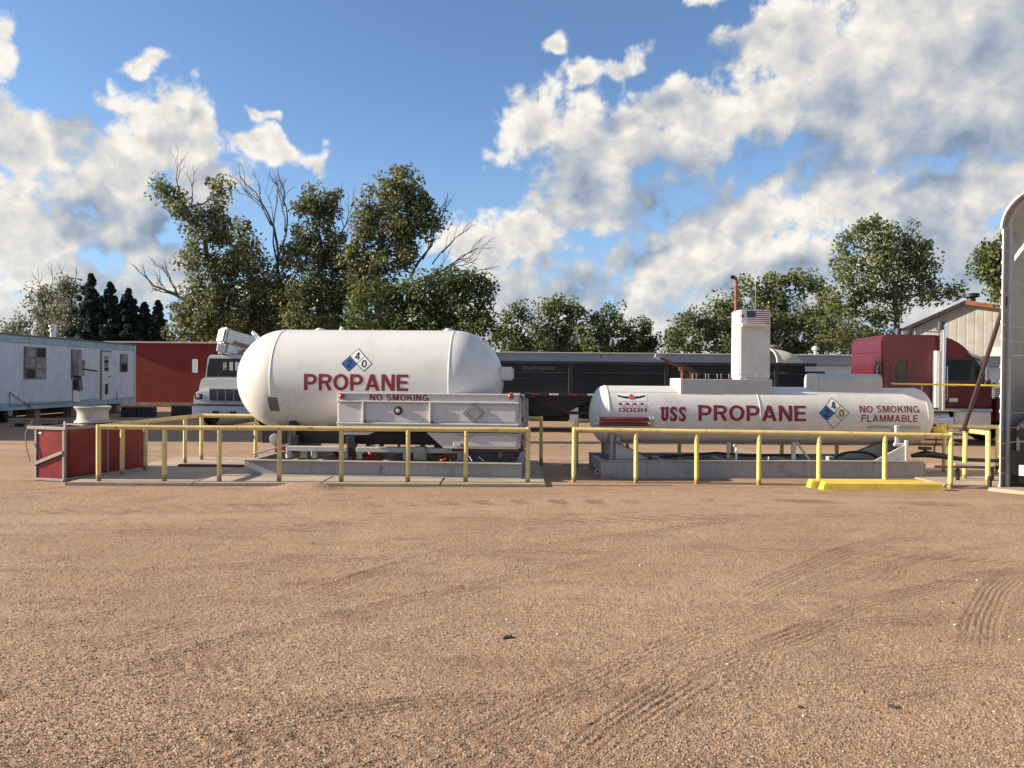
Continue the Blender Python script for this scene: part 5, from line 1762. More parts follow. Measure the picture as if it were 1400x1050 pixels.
for s in (-1, 1):
    hl = MB().box((s*0.93, -0.10, 1.0), (0.26, 0.06, 0.18), 0.02).build('headlight', M['black'], tk)
    MB().lathe([(0.075, 0), (0.06, 0.02), (0, 0.03)], TR(s*0.93, -0.13, 1.0) @ RX(math.pi/2), 16).build('lens', M['lens'], hl)
    mr = MB().box((s*1.25, 0.28, 2.02), (0.16, 0.08, 0.46), 0.02).build('mirror', M['chrome'], tk)
    MB().tube([(s*0.95, 0.45, 1.72), (s*1.22, 0.3, 1.74), (s*1.25, 0.3, 1.80)], 0.014, 8).build('mirror_arm', M['black'], mr)
    MB().lathe([(0.28, -0.13), (0.46, -0.13), (0.50, -0.09), (0.50, 0.09), (0.46, 0.13), (0.28, 0.13)], TR(s*0.95, 0.9, 0.5) @ RY(math.pi/2), 26, closed=True).build('wheel', M['rubber'], tk)
    MB().box((s*0.30, -0.175, 0.42), (0.22, 0.02, 0.20), 0.006).build('tow_slot', M['black'], tk)
bm_ = MB().box((0, -0.08, 0.53), (2.26, 0.17, 0.34), 0.03).build('bumper', M['truckwhite'], tk)
MB().box((0, -0.09, 0.715), (2.26, 0.15, 0.03), 0.004).build('bumper_gap', M['black'], tk)
MB().box((0, -0.178, 0.45), (0.36, 0.01, 0.14), 0.004).build('plate', M['lightgrey'], bm_)
MB().box((0, 4.0, 0.95), (1.0, 5.6, 0.26), 0.02).build('chassis', M['black'], tk)
for s in (-1, 1):
    MB().lathe([(0.28, -0.25), (0.46, -0.25), (0.50, -0.2), (0.50, 0.2), (0.46, 0.25), (0.28, 0.25)], TR(s*0.85, 5.2, 0.5) @ RY(math.pi/2), 26, closed=True).build('wheel', M['rubber'], tk)
MB().box((0, 4.4, 1.5), (2.3, 3.6, 0.9), 0.03).build('service_body', M['truckwhite'], tk)
# boom: two box arms folded over the cab, pointing up and to the left in front
b0, b1 = Vector((-0.32, 0.4, 3.05)), Vector((2.2, 3.2, 2.2))
bo = MB().bar(b0, b1, 0.52, 0.46, 0.03).build('boom', M['alu'], tk)
MB().bar(b0+Vector((0.02, 0.05, -0.42)), b1+Vector((0, 0, -0.35)), 0.42, 0.30, 0.03).build('lower_boom', M['alu'], bo)
MB().bar(b0+Vector((0.25, 0.1, -0.215)), b1+Vector((0.1, 0, -0.2)), 0.36, 0.10, 0.01).build('boom_pad', M['copper'], bo)
MB().bar(b0-(b1-b0).normalized()*0.10, b0+(b1-b0).normalized()*0.10, 0.60, 0.54, 0.06).build('boom_head', M['grey_metal'], bo)
MB().bar(b0+Vector((-0.08, -0.02, -0.42))-(b1-b0).normalized()*0.12, b0+Vector((0.06, 0.02, -0.44)), 0.5, 0.40, 0.08).build('boom_nose', M['alu'], bo)
MB().tube([(0.26, 0.55, 2.38), (0.26, 0.55, 2.52), (0.34, 0.55, 2.58), (0.42, 0.55, 2.52), (0.42, 0.55, 2.38)], 0.035, 8).build('boom_rest', M['copper'], bo)

# ------------------------------------------------------------------ long low white building behind everything
lb = thing('long_building', 'long low white building with a grey fascia behind the hopper trailer', 'building', (-3.5, 30.5, 0))
fas = mat('grey_fascia', (0.33, 0.345, 0.37), 0.6, 0, 0.08, 1.0, streak=('6f7074', 0.3))
z_ = W(900, 484.5, 30.5).z
MB().box((14.0, 3.0, (z_-0.38)/2), (28.0, 6.0, z_-0.38), 0.01).build('wall', M['home_white'], lb)
for k in range(4):
    MB().box((3.5+7.0*k, 2.95, z_-0.19), (6.985, 6.2, 0.36), 0.008).build('fascia', fas, lb)
MB().box((14.0, 2.95, z_+0.02), (28.2, 6.3, 0.05), 0.008).build('roof_edge', M['concrete_pale'], lb)
for px, w, h in ((1085, 1.1, 2.0), (1338, 1.4, 2.0)):
    p = W(px, 520, 30.45)
    d_ = MB().box((p.x+3.5, -0.02, h/2+0.1), (w, 0.05, h), 0.006).build('door', M['white'], lb)
    MB().box((p.x+3.5+w*0.36, -0.06, 1.1), (0.06, 0.05, 0.06), 0.01).build('handle', M['black'], d_)
for px in (1116,):
    p = W(px, 480, 31.2)
    MB().lathe([(0.06, 0), (0.06, 0.22), (0.14, 0.23), (0.14, 0.33), (0.05, 0.40), (0, 0.40)], TR(p.x+3.5, 0.8, z_+0.03), 16).build('roof_vent', M['lightgrey'], lb)
p = W(1359, 525, 30.45)
MB().lathe([(0.12, 0), (0.12, 0.04), (0, 0.05)], TR(p.x+3.5, 0.0, p.z) @ RX(math.pi/2), 16).build('wall_fan', M['black'], lb)

# ------------------------------------------------------------------ dark hopper trailer
hp_x1 = W(1113, 520, 24.2).x
hp = thing('hopper_trailer', 'long dark grain hopper trailer parked behind the gap between the tanks', 'trailer', (hp_x1-12.2, 25.4, 0))
dark = mat('dark_trailer_paint', (0.032, 0.033, 0.036), 0.7, 0.0, 0.2, 1.0, spec=0.2, dirt=('3a3833', 0.5, 1.5), streak=('2c2b28', 0.4))
dark2 = mat('dark_trailer_trim', (0.04, 0.041, 0.044), 0.7, 0.0, 0.2, 1.0, spec=0.2)
zt2 = W(900, 497, 24.2).z
LB = 12.2
# side sheets between uprights, sloping hopper ends, top rail
ups = [0.0, W(780, 520, 24.2).x-hp.location.x, 7.55, 11.0]
for s in (-1, 1):
    for a, b in zip(ups, ups[1:]+[LB-0.3]):
        MB().box(((a+b)/2, s*1.2, (zt2+1.25)/2), (b-a-0.07, 0.03, zt2-1.25), 0.006).build('side_sheet', dark, hp)
    for a in ups:
        MB().box((a, s*1.22, (zt2+1.2)/2), (0.14, 0.08, zt2-1.2), 0.008).build('upright', dark2, hp)
    MB().box((LB/2, s*1.22, zt2), (LB+0.1, 0.10, 0.10), 0.01).build('top_rail', dark2, hp)
    MB().box((LB/2, s*1.225, zt2-0.32), (LB-0.2, 0.05, 0.05), 0.008).build('side_rib', dark2, hp)
    MB().box((LB/2, s*1.225, zt2-0.52), (LB-0.2, 0.03, 0.03), 0.006).build('side_rib', dark, hp)
    MB().box((LB/2, s*1.215, 1.19), (LB-0.2, 0.09, 0.12), 0.01).build('bottom_rail', dark2, hp)
    if s < 0:
        for k in range(20):
            MB().box((0.4+0.6*k, -1.263, 1.205), (0.29, 0.004, 0.055), 0).build('reflector', M['sticker_red'] if k % 2 else M['sticker_white'], hp)
            if k % 2 == 0:
                pass
MB().box((0.0, 0, (zt2+1.25)/2), (0.04, 2.36, zt2-1.25), 0.006).build('end_sheet', dark, hp)
MB().box((LB-0.3, 0, (zt2+1.3)/2), (0.04, 2.36, zt2-1.3), 0.006).build('end_sheet', dark, hp)
for (x0, x1) in ((2.2, 5.6), (6.4, 9.8)):
    MB().prism([(x0, 1.22), (x1, 1.22), ((x0+x1)/2+0.35, 0.50), ((x0+x1)/2-0.35, 0.50)], -0.9, 0.9, 0.02).build('hopper', dark, hp)
for y in (-0.45, 0.45):
    MB().box((LB/2-0.3, y, 1.06), (LB-0.6, 0.1, 0.13), 0.01).build('frame_rail', M['black'], hp)
for x in (0.9, 2.1):
    for s in (-1, 1):
        wl = MB().lathe([(0.28, -0.13), (0.47, -0.13), (0.51, -0.09), (0.51, 0.09), (0.47, 0.13), (0.28, 0.13)], TR(x, s*1.02, 0.51) @ RX(math.pi/2), 26, closed=True).build('wheel', M['rubber'], hp)
        MB().lathe([(0.285, 0.06), (0.14, 0.02), (0.1, 0.1), (0, 0.1)], TR(x, s*1.02, 0.51) @ RX(-math.pi/2*s), 20).build('rim', M['grey_metal'], wl)
MB().box((3.1, -1.05, 0.80), (0.05, 0.4, 0.62), 0.01).build('mud_flap', M['rubber'], hp)
MB().box((6.0, -1.12, 0.62), (3.2, 0.05, 0.10), 0.01).build('side_guard', dark2, hp)
for xx, ww in ((3.9, 1.3), (5.9, 1.9), (8.2, 2.1), (10.1, 1.3)):
    MB().box((xx, 0.1, 0.72), (ww, 1.5, 0.80), 0.04).build('shade_filler', dark, hp)  # dark boxes added to stand for the shade under the trailer
MB().box((10.4, -1.0, 0.55), (0.14, 0.14, 1.1), 0.01).build('landing_leg', M['grey_metal'], hp)
# ribbed dome cap at the front end
cream = mat('cream_cap', (0.60, 0.55, 0.42), 0.6, 0, 0.15, 3.0, dirt=('8a7a5c', 0.4, 4.0))
mb = MB()
n1, n2 = 12, 8
dm = []
for i in range(n1+1):
    a = math.pi*i/n1
    row = []
    for k in range(n2+1):
        b = math.pi/2*k/n2
        row.append(mb.bm.verts.new((LB-1.15+1.05*math.sin(b)*1.0, -1.2*math.cos(a)*math.cos(b*0.75), zt2+0.05+0.50*math.sin(a)*math.cos(b))))
    dm.append(row)
for i in range(n1):
    for k in range(n2):
        mb.bm.faces.new((dm[i][k], dm[i+1][k], dm[i+1][k+1], dm[i][k+1]))
bmesh.ops.remove_doubles(mb.bm, verts=mb.bm.verts, dist=1e-4)
cap = mb.build('end_cap', cream, hp, 60)
MB().tube([(LB-1.16, -1.2*math.cos(math.pi*i/12), zt2+0.06+0.51*math.sin(math.pi*i/12)) for i in range(13)], 0.03, 8).build('cap_bow', M['lightgrey'], cap)
MB().lathe([(0.12, 0), (0.12, 0.06), (0.2, 0.07), (0.2, 0.12), (0, 0.16)], TR(LB-0.95, -0.1, zt2+0.52), 16).build('cap_vent', M['brown_frame'], cap)
MB().box((LB+0.25, -0.6, zt2-0.28), (0.6, 0.25, 0.16), 0.02).build('front_box', M['black'], hp)
MB().tube([(LB-0.2, -0.8, zt2-0.5), (LB+0.1, -0.8, zt2-0.6), (LB+0.15, -0.8, 1.2)], 0.05, 8).build('air_hose', M['rubber'], hp)
xa_ = W(714, 511, 24.17).x-hp.location.x
xb_ = W(760, 511, 24.17).x-hp.location.x
wrap_print(fit(text_bm('Stunhwymar', 0.004, 0.35), xa_, xb_, zt2-0.32+0.06, zt2-0.10), 'lettering', mat('faded_script', (0.20, 0.16, 0.14), 0.6), hp, None, 0, 0.003, -1.216)
xa_ = W(1006, 510, 24.17).x-hp.location.x
wrap_print(fit(text_bm('Stunhwymar', 0.004, 0.35), W(990, 510, 24.17).x-hp.location.x+1.25, W(990, 510, 24.17).x-hp.location.x+2.05, zt2-0.34, zt2-0.20), 'lettering', bpy.data.materials['faded_script'], hp, None, 0, 0.003, -1.216)

# ------------------------------------------------------------------ maroon semi tractor
sm = thing('semi_tractor', 'maroon sleeper semi tractor with tall chrome exhaust, beyond the submarine tank', 'truck', (10.0, 21.75, 0), rad(-4.5))
side = [(0, 1.0), (0, 2.84), (0.05, 2.93), (0.16, 2.97), (1.45, 2.95), (1.75, 2.88), (2.05, 2.72), (2.32, 2.46), (2.40, 2.36), (2.86, 1.70), (2.86, 1.0)]
MB().prism(side, -1.15, 1.15, 0.055).build('cab_body', M['maroon'], sm)
MB().prism([(0.005, 2.50), (2.2, 2.50), (2.2, 2.485), (0.005, 2.485)], -1.155, -1.149, 0).build('roof_seam', M['maroon'], sm)
MB().box((-0.004, 0, 2.50), (0.006, 2.2, 0.016), 0).build('roof_seam', M['maroon'], sm)
def side_pane(nm, x0, x1, z0, z1, m, y=-1.153, th=0.012, bev=0.004, par=sm):
    return MB().box(((x0+x1)/2, y, (z0+z1)/2), (x1-x0, th, z1-z0), bev).build(nm, m, par)
slp = side_pane('sleeper_door', 0.22, 0.78, 1.55, 2.30, M['maroon'], -1.156, 0.02, 0.008)
side_pane('window_frame', 0.36, 0.66, 1.68, 2.27, M['black'], -1.166, 0.012, 0.004, slp)
side_pane('pane', 0.39, 0.63, 1.71, 2.24, M['glass'], -1.174, 0.008, 0.002, slp)
dor = side_pane('door', 1.66, 2.66, 1.06, 1.72, M['maroon'], -1.158, 0.02, 0.008)
MB().prism([(1.70, 1.74), (1.70, 2.28), (2.30, 2.28), (2.66, 1.74)], -1.168, -1.156, 0.004).build('side_window', M['glass_sky'], dor)
MB().prism([(1.66, 1.71), (1.66, 2.33), (2.34, 2.33), (2.74, 1.71), (2.68, 1.71), (2.31, 2.29), (1.70, 2.29), (1.70, 1.75), (2.66, 1.75), (2.68, 1.71)], -1.172, -1.158, 0).build('window_rubber', M['black'], dor)
MB().tube([(2.25, -1.165, 1.74), (2.33, -1.165, 2.28)], 0.014, 6).build('vent_post', M['black'], dor)
side_pane('door_handle', 1.78, 1.92, 1.58, 1.62, M['chrome'], -1.178, 0.03, 0.008, dor)
side_pane('lettering_patch', 1.74, 1.96, 1.17, 1.27, M['lightgrey'], -1.170, 0.004, 0, dor)
MB().poly([(2.43, -1.0, 2.34), (2.43, 1.0, 2.34), (2.87, 1.0, 1.71), (2.87, -1.0, 1.71)]).build('windshield', M['glass'], sm)
vis = MB().prism([(2.20, 2.52), (2.62, 2.36), (2.66, 2.28), (2.30, 2.40)], -1.12, 1.12, 0.01).build('sun_visor', M['alu'], sm)
# hood and nose
MB().prism([(2.86, 0.98), (2.86, 1.66), (4.2, 1.50), (4.75, 1.40), (4.85, 1.25), (4.85, 0.62), (4.45, 0.62), (4.38, 0.98)], -0.85, 0.85, 0.06).build('hood', M['maroon'], sm)
for s in (-1, 1):
    arc = [(3.75+0.66*math.cos(a), 0.53+0.66*math.sin(a)) for a in [rad(12+13*k) for k in range(13)]]
    out = [(4.80, 0.66), (4.78, 1.10), (4.5, 1.26), (3.2, 1.30), (2.95, 1.28), (2.95, 0.66)]
    MB().prism(arc+list(reversed(out)) if True else out, -1.18 if s < 0 else 0.86, -0.86 if s < 0 else 1.18, 0.02).build('fender', M['maroon'], sm)
    wl = MB().lathe([(0.29, -0.14), (0.48, -0.14), (0.53, -0.09), (0.53, 0.09), (0.48, 0.14), (0.29, 0.14)], TR(3.75, s*1.02, 0.53) @ RX(math.pi/2), 28, closed=True).build('wheel', M['rubber'], sm)
    MB().lathe([(0.295, 0.1), (0.22, 0.06), (0.12, 0.10), (0.10, 0.15), (0, 0.15)], TR(3.75, s*1.02, 0.53) @ RX(-math.pi/2*s), 20).build('rim', M['chrome'], wl)
    for x in (-1.4, -2.7):
        wl = MB().lathe([(0.29, -0.27), (0.48, -0.27), (0.53, -0.2), (0.53, 0.2), (0.48, 0.27), (0.29, 0.27)], TR(x, s*0.92, 0.53) @ RX(math.pi/2), 28, closed=True).build('wheel', M['rubber'], sm)
        MB().lathe([(0.295, 0.2), (0.16, 0.1), (0.1, 0.22), (0, 0.22)], TR(x, s*0.92, 0.53) @ RX(-math.pi/2*s), 20).build('rim', M['chrome'], wl)
    hd = MB().lathe([(0.30, -0.75), (0.32, -0.72), (0.32, 0.72), (0.30, 0.75), (0, 0.75)], TR(1.0, s*0.92, 0.66) @ RY(math.pi/2), 26).build('fuel_tank', M['alu'], sm)
    for x in (0.5, 1.5):
        MB().lathe([(0.325, -0.03), (0.33, -0.03), (0.33, 0.03), (0.325, 0.03)], TR(x, s*0.92, 0.66) @ RY(math.pi/2), 26, closed=True).build('tank_strap', M['chrome'], hd)
    for k in range(2):
        MB().box((1.35, s*1.2, 0.62+0.32*k), (1.3, 0.08, 0.04), 0.008).build('step', M['alu'], sm)
    MB().box((1.45, s*1.16, 0.955), (2.8, 0.04, 0.085), 0.008).build('side_skirt', M['chrome'], sm)
    MB().box((2.35, s*1.13, 0.66), (0.95, 0.06, 0.50), 0.02).build('battery_box', M['lightgrey'], sm)
    # stack with its heat shield
    ex = MB().tube([(1.48, s*1.32, 0.95), (1.48, s*1.32, 2.95), (1.47, s*1.32, 3.12), (1.42, s*1.32, 3.26)], [0.09, 0.09, 0.095, 0.10], 18).build('exhaust_stack', M['chrome'], sm)
    MB().lathe([(0.115, 0.0), (0.115, 1.50), (0.10, 1.50), (0.10, 0.0)], TR(1.38, s*1.28, 1.02), 18, closed=True).build('heat_shield', M['alu'], ex)
    MB().lathe([(0.103, -0.12), (0.103, 0.10), (0.0, 0.10)], TR(1.432, s*1.32, 3.19), 14).build('stack_mouth', M['black'], ex)
    mr = MB().box((2.52, s*1.42, 1.98), (0.10, 0.24, 0.52), 0.03).build('mirror', M['chrome'], sm)
    MB().tube([(2.5, s*1.15, 2.30), (2.52, s*1.42, 2.28), (2.52, s*1.42, 1.62), (2.55, s*1.15, 1.58)], 0.012, 8).build('mirror_arm', M['chrome'], mr)
    MB().tube([(1.60, s*1.16, 1.20), (1.66, s*1.22, 1.25), (1.66, s*1.22, 2.1), (1.60, s*1.16, 2.15)], 0.015, 8).build('grab_handle', M['chrome'], sm)
    MB().tube([(-0.01, s*1.0, 1.7), (-0.06, s*1.0, 1.75), (-0.06, s*1.0, 2.1), (-0.01, s*1.0, 2.15)], 0.012, 8).build('grab_handle', M['chrome'], sm)
    # chrome intake beside the hood
    ai = MB().box((3.15, s*0.93, 1.42), (0.46, 0.16, 0.36), 0.03).build('air_intake', M['chrome'], sm)
    for k in range(5):
        MB().box((3.16, s*1.012, 1.30+0.055*k), (0.34, 0.012, 0.03), 0.004).build('intake_slot', M['black'], ai)
for k in range(6):
    MB().lathe([(0.022, 0), (0.022, 0.012), (0, 0.02)], TR(0.35+0.4*k, -1.18, 0.955) @ RX(math.pi/2), 10).build('marker_lamp', M['lamp_red'], sm)
MB().tube([(0.62, -0.5, 2.94), (0.55, -0.52, 3.06), (0.45, -0.55, 3.12)], 0.06, 10).build('roof_horn', M['chrome'], sm)
MB().tube([(1.0, -0.8, 2.94), (1.0, -0.8, 3.07), (1.65, -0.8, 3.05)], 0.018, 8).build('roof_aerial', M['alu'], sm)
MB().lathe([(0.06, 0), (0.06, 0.06), (0.03, 0.09), (0, 0.09)], TR(1.68, -0.8, 3.05), 12).build('roof_lamp', M['lens'], sm)
for y in (-0.42, 0.42):
    MB().box((0.5, y, 0.86), (8.2, 0.1, 0.26), 0.01).build('frame_rail', M['black'], sm)
MB().box((-1.9, 0, 1.08), (1.1, 0.9, 0.14), 0.03).build('fifth_wheel', M['black'], sm)
MB().box((4.92, 0, 0.55), (0.16, 2.3, 0.34), 0.04).build('bumper', M['chrome'], sm)
MB().box((4.87, 0, 1.02), (0.06, 1.1, 0.60), 0.02).build('grille', M['chrome'], sm)

# ------------------------------------------------------------------ grey gabled building
gb_ = thing('gabled_shed', 'grey ribbed metal shed with a low gable roof behind the semi tractor', 'building', (W(1240, 480, 44).x, 44.0, 0), rad(-27.6))
gx = lambda px: (W(px, 450, 44).x-gb_.location.x)*0.83
gz = lambda px, py: W(px, py, 44).z
zl_, zp_, zr_ = gz(1240, 449), gz(1322, 417), gz(1430, 436)
wall_m = ribbed('grey_ribbed_wall', 'a5a29b', 0, 0.42, 0.5, 0.6, dirt=('8d877c', 0.5, 0.7), streak=('8a8478', 0.5))
MB().prism([(0.25, 0), (gx(1500), 0), (gx(1500), zr_-0.6), (gx(1322), zp_-0.08), (0.25, zl_-0.02)], 0.3, 12.0).build('wall', wall_m, gb_)
roof_m = mat('shed_roof_sheet', (0.36, 0.34, 0.32), 0.5, 0.2, 0.1, 1.0, dirt=('7a4a30', 0.5, 1.5))
def roof(p0, p1, m, edge):
    a, b = Vector((p0[0], 0, p0[1])), Vector((p1[0], 0, p1[1]))
    d = (b-a)
    mb = MB()
    mb.prism([(a.x, a.z), (b.x, b.z), (b.x, b.z+0.14), (a.x, a.z+0.14)], 0.0, 12.3)
    o = mb.build('roof', m, gb_)
    MB().prism([(a.x, a.z-0.10), (b.x, b.z-0.10), (b.x, b.z+0.12), (a.x, a.z+0.12)], -0.05, -0.003).build('roof_trim', edge, o)
roof((-0.35, zl_-0.16), (gx(1322), zp_), roof_m, M['black'])
roof((gx(1322)+0.01, zp_), (gx(1500), zr_-0.5), roof_m, M['copper'])
MB().lathe([(0.22, 0), (0.22, 0.3), (0.42, 0.35), (0.42, 0.55), (0, 0.6)], TR(gx(1333), 1.5, zp_+0.08), 16).build('roof_vent', M['black'], gb_)
MB().box((gx(1365), 0.2, gz(1365, 483)), (0.5, 0.3, 0.5), 0.03).build('wall_lamp', M['white'], gb_)

# ------------------------------------------------------------------ metal carport at the right edge
CPX, CPY = W(1374, 560, 12.2).x, 12.2
wdir = Vector((0.76, 0.65, 0)).normalized()       # along the left wall, away from the yard
odir = Vector((0.65, -0.76, 0)).normalized()      # across the opening
yaw = math.atan2(odir.y, odir.x)
cpn = thing('metal_carport', 'grey ribbed metal carport with a rounded eave at the right edge', 'carport', (CPX, CPY, 0), yaw)
# local: x across the opening (to the right front), y along the wall (away)
steel = mat('galvanised_sheet', (0.62, 0.60, 0.575), 0.5, 0.35, 0.08, 1.2, dirt=('77706a', 0.5, 1.4), streak=('6d655c', 0.3))
tubew = mat('white_tube_frame', (0.52, 0.50, 0.47), 0.45, 0.1, 0.06, 3.0, dirt=('7a6c5c', 0.35, 4.0))
EH, Wc, Lc = 4.12, 5.2, 6.5
# profile of wall + rounded eave + roof slope
prof = [(0.0, 0.0)]
rib = 0.235
n_r = 16
rib_rows = []
z = 0.03
while z < EH-0.02:
    rib_rows.append(z)
    z += rib
for z0 in rib_rows:
    z1 = min(z0+rib, EH)
    # one lapped sheet row: slightly bowed outwards, with a lip
    mb = MB().prism([(-0.012, z0), (-0.032, z0+0.02), (-0.032, z0+0.055), (-0.02, z0+0.075), (-0.02, z1-0.004), (-0.004, z1-0.004), (-0.004, z0)], -0.16, Lc)
    mb.build('wall_sheet', steel, cpn, 30)
eave = []
for k in range(8):
    a = rad(90*k/7*0.72)
    eave.append((0.55-0.58*math.cos(a), EH+0.58*math.sin(a)))
slope_end = (Wc/2, eave[-1][1]+(Wc/2-eave[-1][0])*0.42)
path = eave+[(eave[-1][0]+(slope_end[0]-eave[-1][0])*k/4, eave[-1][1]+(slope_end[1]-eave[-1][1])*k/4) for k in range(1, 5)]
for (xa, za_), (xb, zb2) in zip(path, path[1:]):
    nx, nz = -(zb2-za_), (xb-xa)
    l = math.hypot(nx, nz)
    nx, nz = nx/l*0.025, nz/l*0.025
    MB().prism([(xa, za_), (xb, zb2), (xb+nx, zb2+nz), (xa+nx, za_+nz)], -0.16, Lc).build('roof_sheet', steel, cpn, 30)
for (xa, za_), (xb, zb2) in zip(path[7:], path[8:]):
    MB().prism([(Wc-xa, za_), (Wc-xb, zb2), (Wc-xb, zb2+0.03), (Wc-xa, za_+0.03)], -0.16, Lc).build('roof_sheet', steel, cpn, 30)
MB().box((Wc, Lc/2, 2.2), (0.04, Lc, 4.3), 0.004).build('far_wall', steel, cpn)
for y in (0.0, 2.1, 4.3, 6.4):
    pts = [(0.045, y, 0.02), (0.045, y, EH)]+[(x+0.045, y, zz-0.02) for x, zz in eave[1:]]+[(slope_end[0], y, slope_end[1]-0.04)]
    MB().tube(pts, 0.034, 8).build('frame_tube', tubew, cpn)
    MB().bar((0.05, y, EH-0.55), (0.80, y, EH+0.52), 0.035, 0.06, 0.006).build('knee_brace', tubew, cpn)
    MB().cyl((Wc-0.06, y, 0.02), (Wc-0.06, y, 4.2), 0.034, n=8).build('frame_tube', tubew, cpn)
# inner lining sheets seen through the opening: horizontal panels on the back end and wall
for k in range(10):
    z0 = 0.06+0.47*k
    MB().box((Wc/2-0.1, Lc-0.05, z0+0.232), (Wc-0.3, 0.03, 0.46), 0.006).build('end_panel', steel, cpn)
MB().box((2.6, 3.0, 0.02), (5.4, 6.8, 0.06), 0.01).build('floor_slab', M['concrete'], cpn)
for k in range(7):
    MB().lathe([(0.012, 0), (0.012, 0.006), (0, 0.01)], TR(0.003, 0.25, 0.20+0.47*k) @ RY(math.pi/2), 8).build('screw', M['white'], cpn)
M['dark_primer'] = mat('dark_primer', (0.03, 0.012, 0.010), 0.55, 0, 0.2, 4.0, dirt=('3a221c', 0.5, 6.0))
# reddish brace from the railing up to the carport leg
ba, bb = W(1318, 586, 13.15), W(1374, 412, 12.25)
br = thing('diagonal_brace', 'long dark red steel brace leaning from the yellow railing up to the carport', 'brace', (ba.x, ba.y, ba.z))
MB().tube([Vector((0, 0, 0)), (bb-ba)*0.35, (bb-ba)], 0.034, 12).build('pipe', M['dark_primer'], br)
MB().box(bb-ba, (0.12, 0.10, 0.16), 0.01).build('clamp', M['rust'], br)
MB().box((0, 0, -0.02), (0.12, 0.10, 0.05), 0.01).build('foot_plate', M['black'], br)
# low iron pieces between the posts at its foot
p = W(1325, 634, 13.0)
ir = thing('iron_channel', 'rusty iron channel lying level between the short yellow posts', 'iron channel', (p.x, 13.05, 0.0))
MB().box((0.1, 0, 0.30), (0.62, 0.09, 0.045), 0.006, RZ(rad(-12)).to_3x3()).build('channel', M['grey_metal'], ir)
MB().cyl((-0.55, 0.02, 0.26), (0.72, -0.06, 0.25), 0.022, n=10).build('rod', M['rust_red'], ir)
MB().box((0.55, -0.05, 0.25), (0.18, 0.08, 0.08), 0.01).build('coupling', M['black'], ir)
MB().box((-0.15, 0.02, 0.13), (0.05, 0.05, 0.27), 0.005).build('stand', M['black'], ir)
MB().box((0.40, -0.03, 0.13), (0.05, 0.05, 0.27), 0.005).build('stand', M['black'], ir)

# ------------------------------------------------------------------ pickup inside the carport, only its corner is in view
pk = W(1383, 640, 11.6)
kk = thing('parked_pickup', 'dark pickup nose with a black bumper and white plate inside the carport', 'pickup', (7.78+0.65*0.97, 11.92-0.76*0.97, 0.05), yaw)
pk_paint = mat('dark_grey_car_paint', (0.045, 0.047, 0.05), 0.3, 0.2, 0.1, 1.0, coat=0.6)
MB().prism([(0.0, 0.55), (0.0, 0.98), (0.12, 1.06), (1.15, 1.14), (1.75, 1.72), (3.1, 1.72), (3.2, 1.1), (4.9, 1.08), (4.9, 0.5), (4.2, 0.45), (1.3, 0.45)], -0.93, 0.93, 0.05, RZ(math.pi/2)).build('body', pk_paint, kk)
bpm = MB().box((0, -0.10, 0.42), (1.92, 0.26, 0.62), 0.12).build('bumper', M['glass'], kk)
MB().box((-0.66, -0.236, 0.32), (0.30, 0.012, 0.16), 0.006).build('plate', M['sticker_white'], bpm)
MB().box((0, -0.02, 0.80), (1.30, 0.10, 0.26), 0.02).build('grille', M['black'], kk)
for s in (-1, 1):
    MB().box((s*0.78, 0.0, 0.86), (0.26, 0.12, 0.18), 0.03).build('headlight', M['glass'], kk)
    for y in (0.85, 4.0):
        wl = MB().lathe([(0.22, -0.12), (0.36, -0.12), (0.39, -0.08), (0.39, 0.08), (0.36, 0.12), (0.22, 0.12)], TR(s*0.86, y, 0.39) @ RY(math.pi/2), 26, closed=True).build('wheel', M['rubber'], kk)
        MB().lathe([(0.22, 0.04), (0.1, 0.07), (0, 0.07)], TR(s*0.86, y, 0.39) @ RY(math.pi/2*s), 20).build('rim', M['alu'], wl)
# a spare tyre stands against the wall on the near side
MB().prism([(-0.80, 1.12), (-0.72, 1.64), (0.72, 1.64), (0.80, 1.12)], 1.14, 1.16, 0, ).build('windshield', M['glass'], kk)

# ------------------------------------------------------------------ tall works added out of frame on the left, to throw shadow across the yard
gs = thing('unseen_shadow_shed', 'tall grey shed added unseen left of the mobile home to cast shade', 'building', (-27.0, 22.1, 0))
MB().prism([(-4.0, 0), (4.0, 0), (4.0, 6.6), (0, 7.6), (-4.0, 6.6)], -2.6, 2.6).build('wall', wall_m, gs)
MB().prism([(-4.3, 6.54), (0, 7.63), (4.3, 6.54), (4.3, 6.66), (0, 7.75), (-4.3, 6.66)], -2.75, 2.75).build('roof', roof_m, gs)
MB().box((4.03, 0, 1.5), (0.06, 2.4, 3.0), 0.01).build('door', M['grey_metal'], gs)
lg = thing('unseen_shadow_leg', 'slender tall tower added unseen beside the shed to cast a shadow strip', 'elevator leg', (-22.4, 19.5, 0))
MB().box((0, 0, 7.0), (0.7, 0.75, 14.0), 0.01).build('casing', steel, lg)
MB().prism([(-0.5, 14.0), (0.5, 14.0), (0.4, 14.9), (-0.4, 14.9)], -0.4, 0.4, 0.05).build('head', steel, lg)

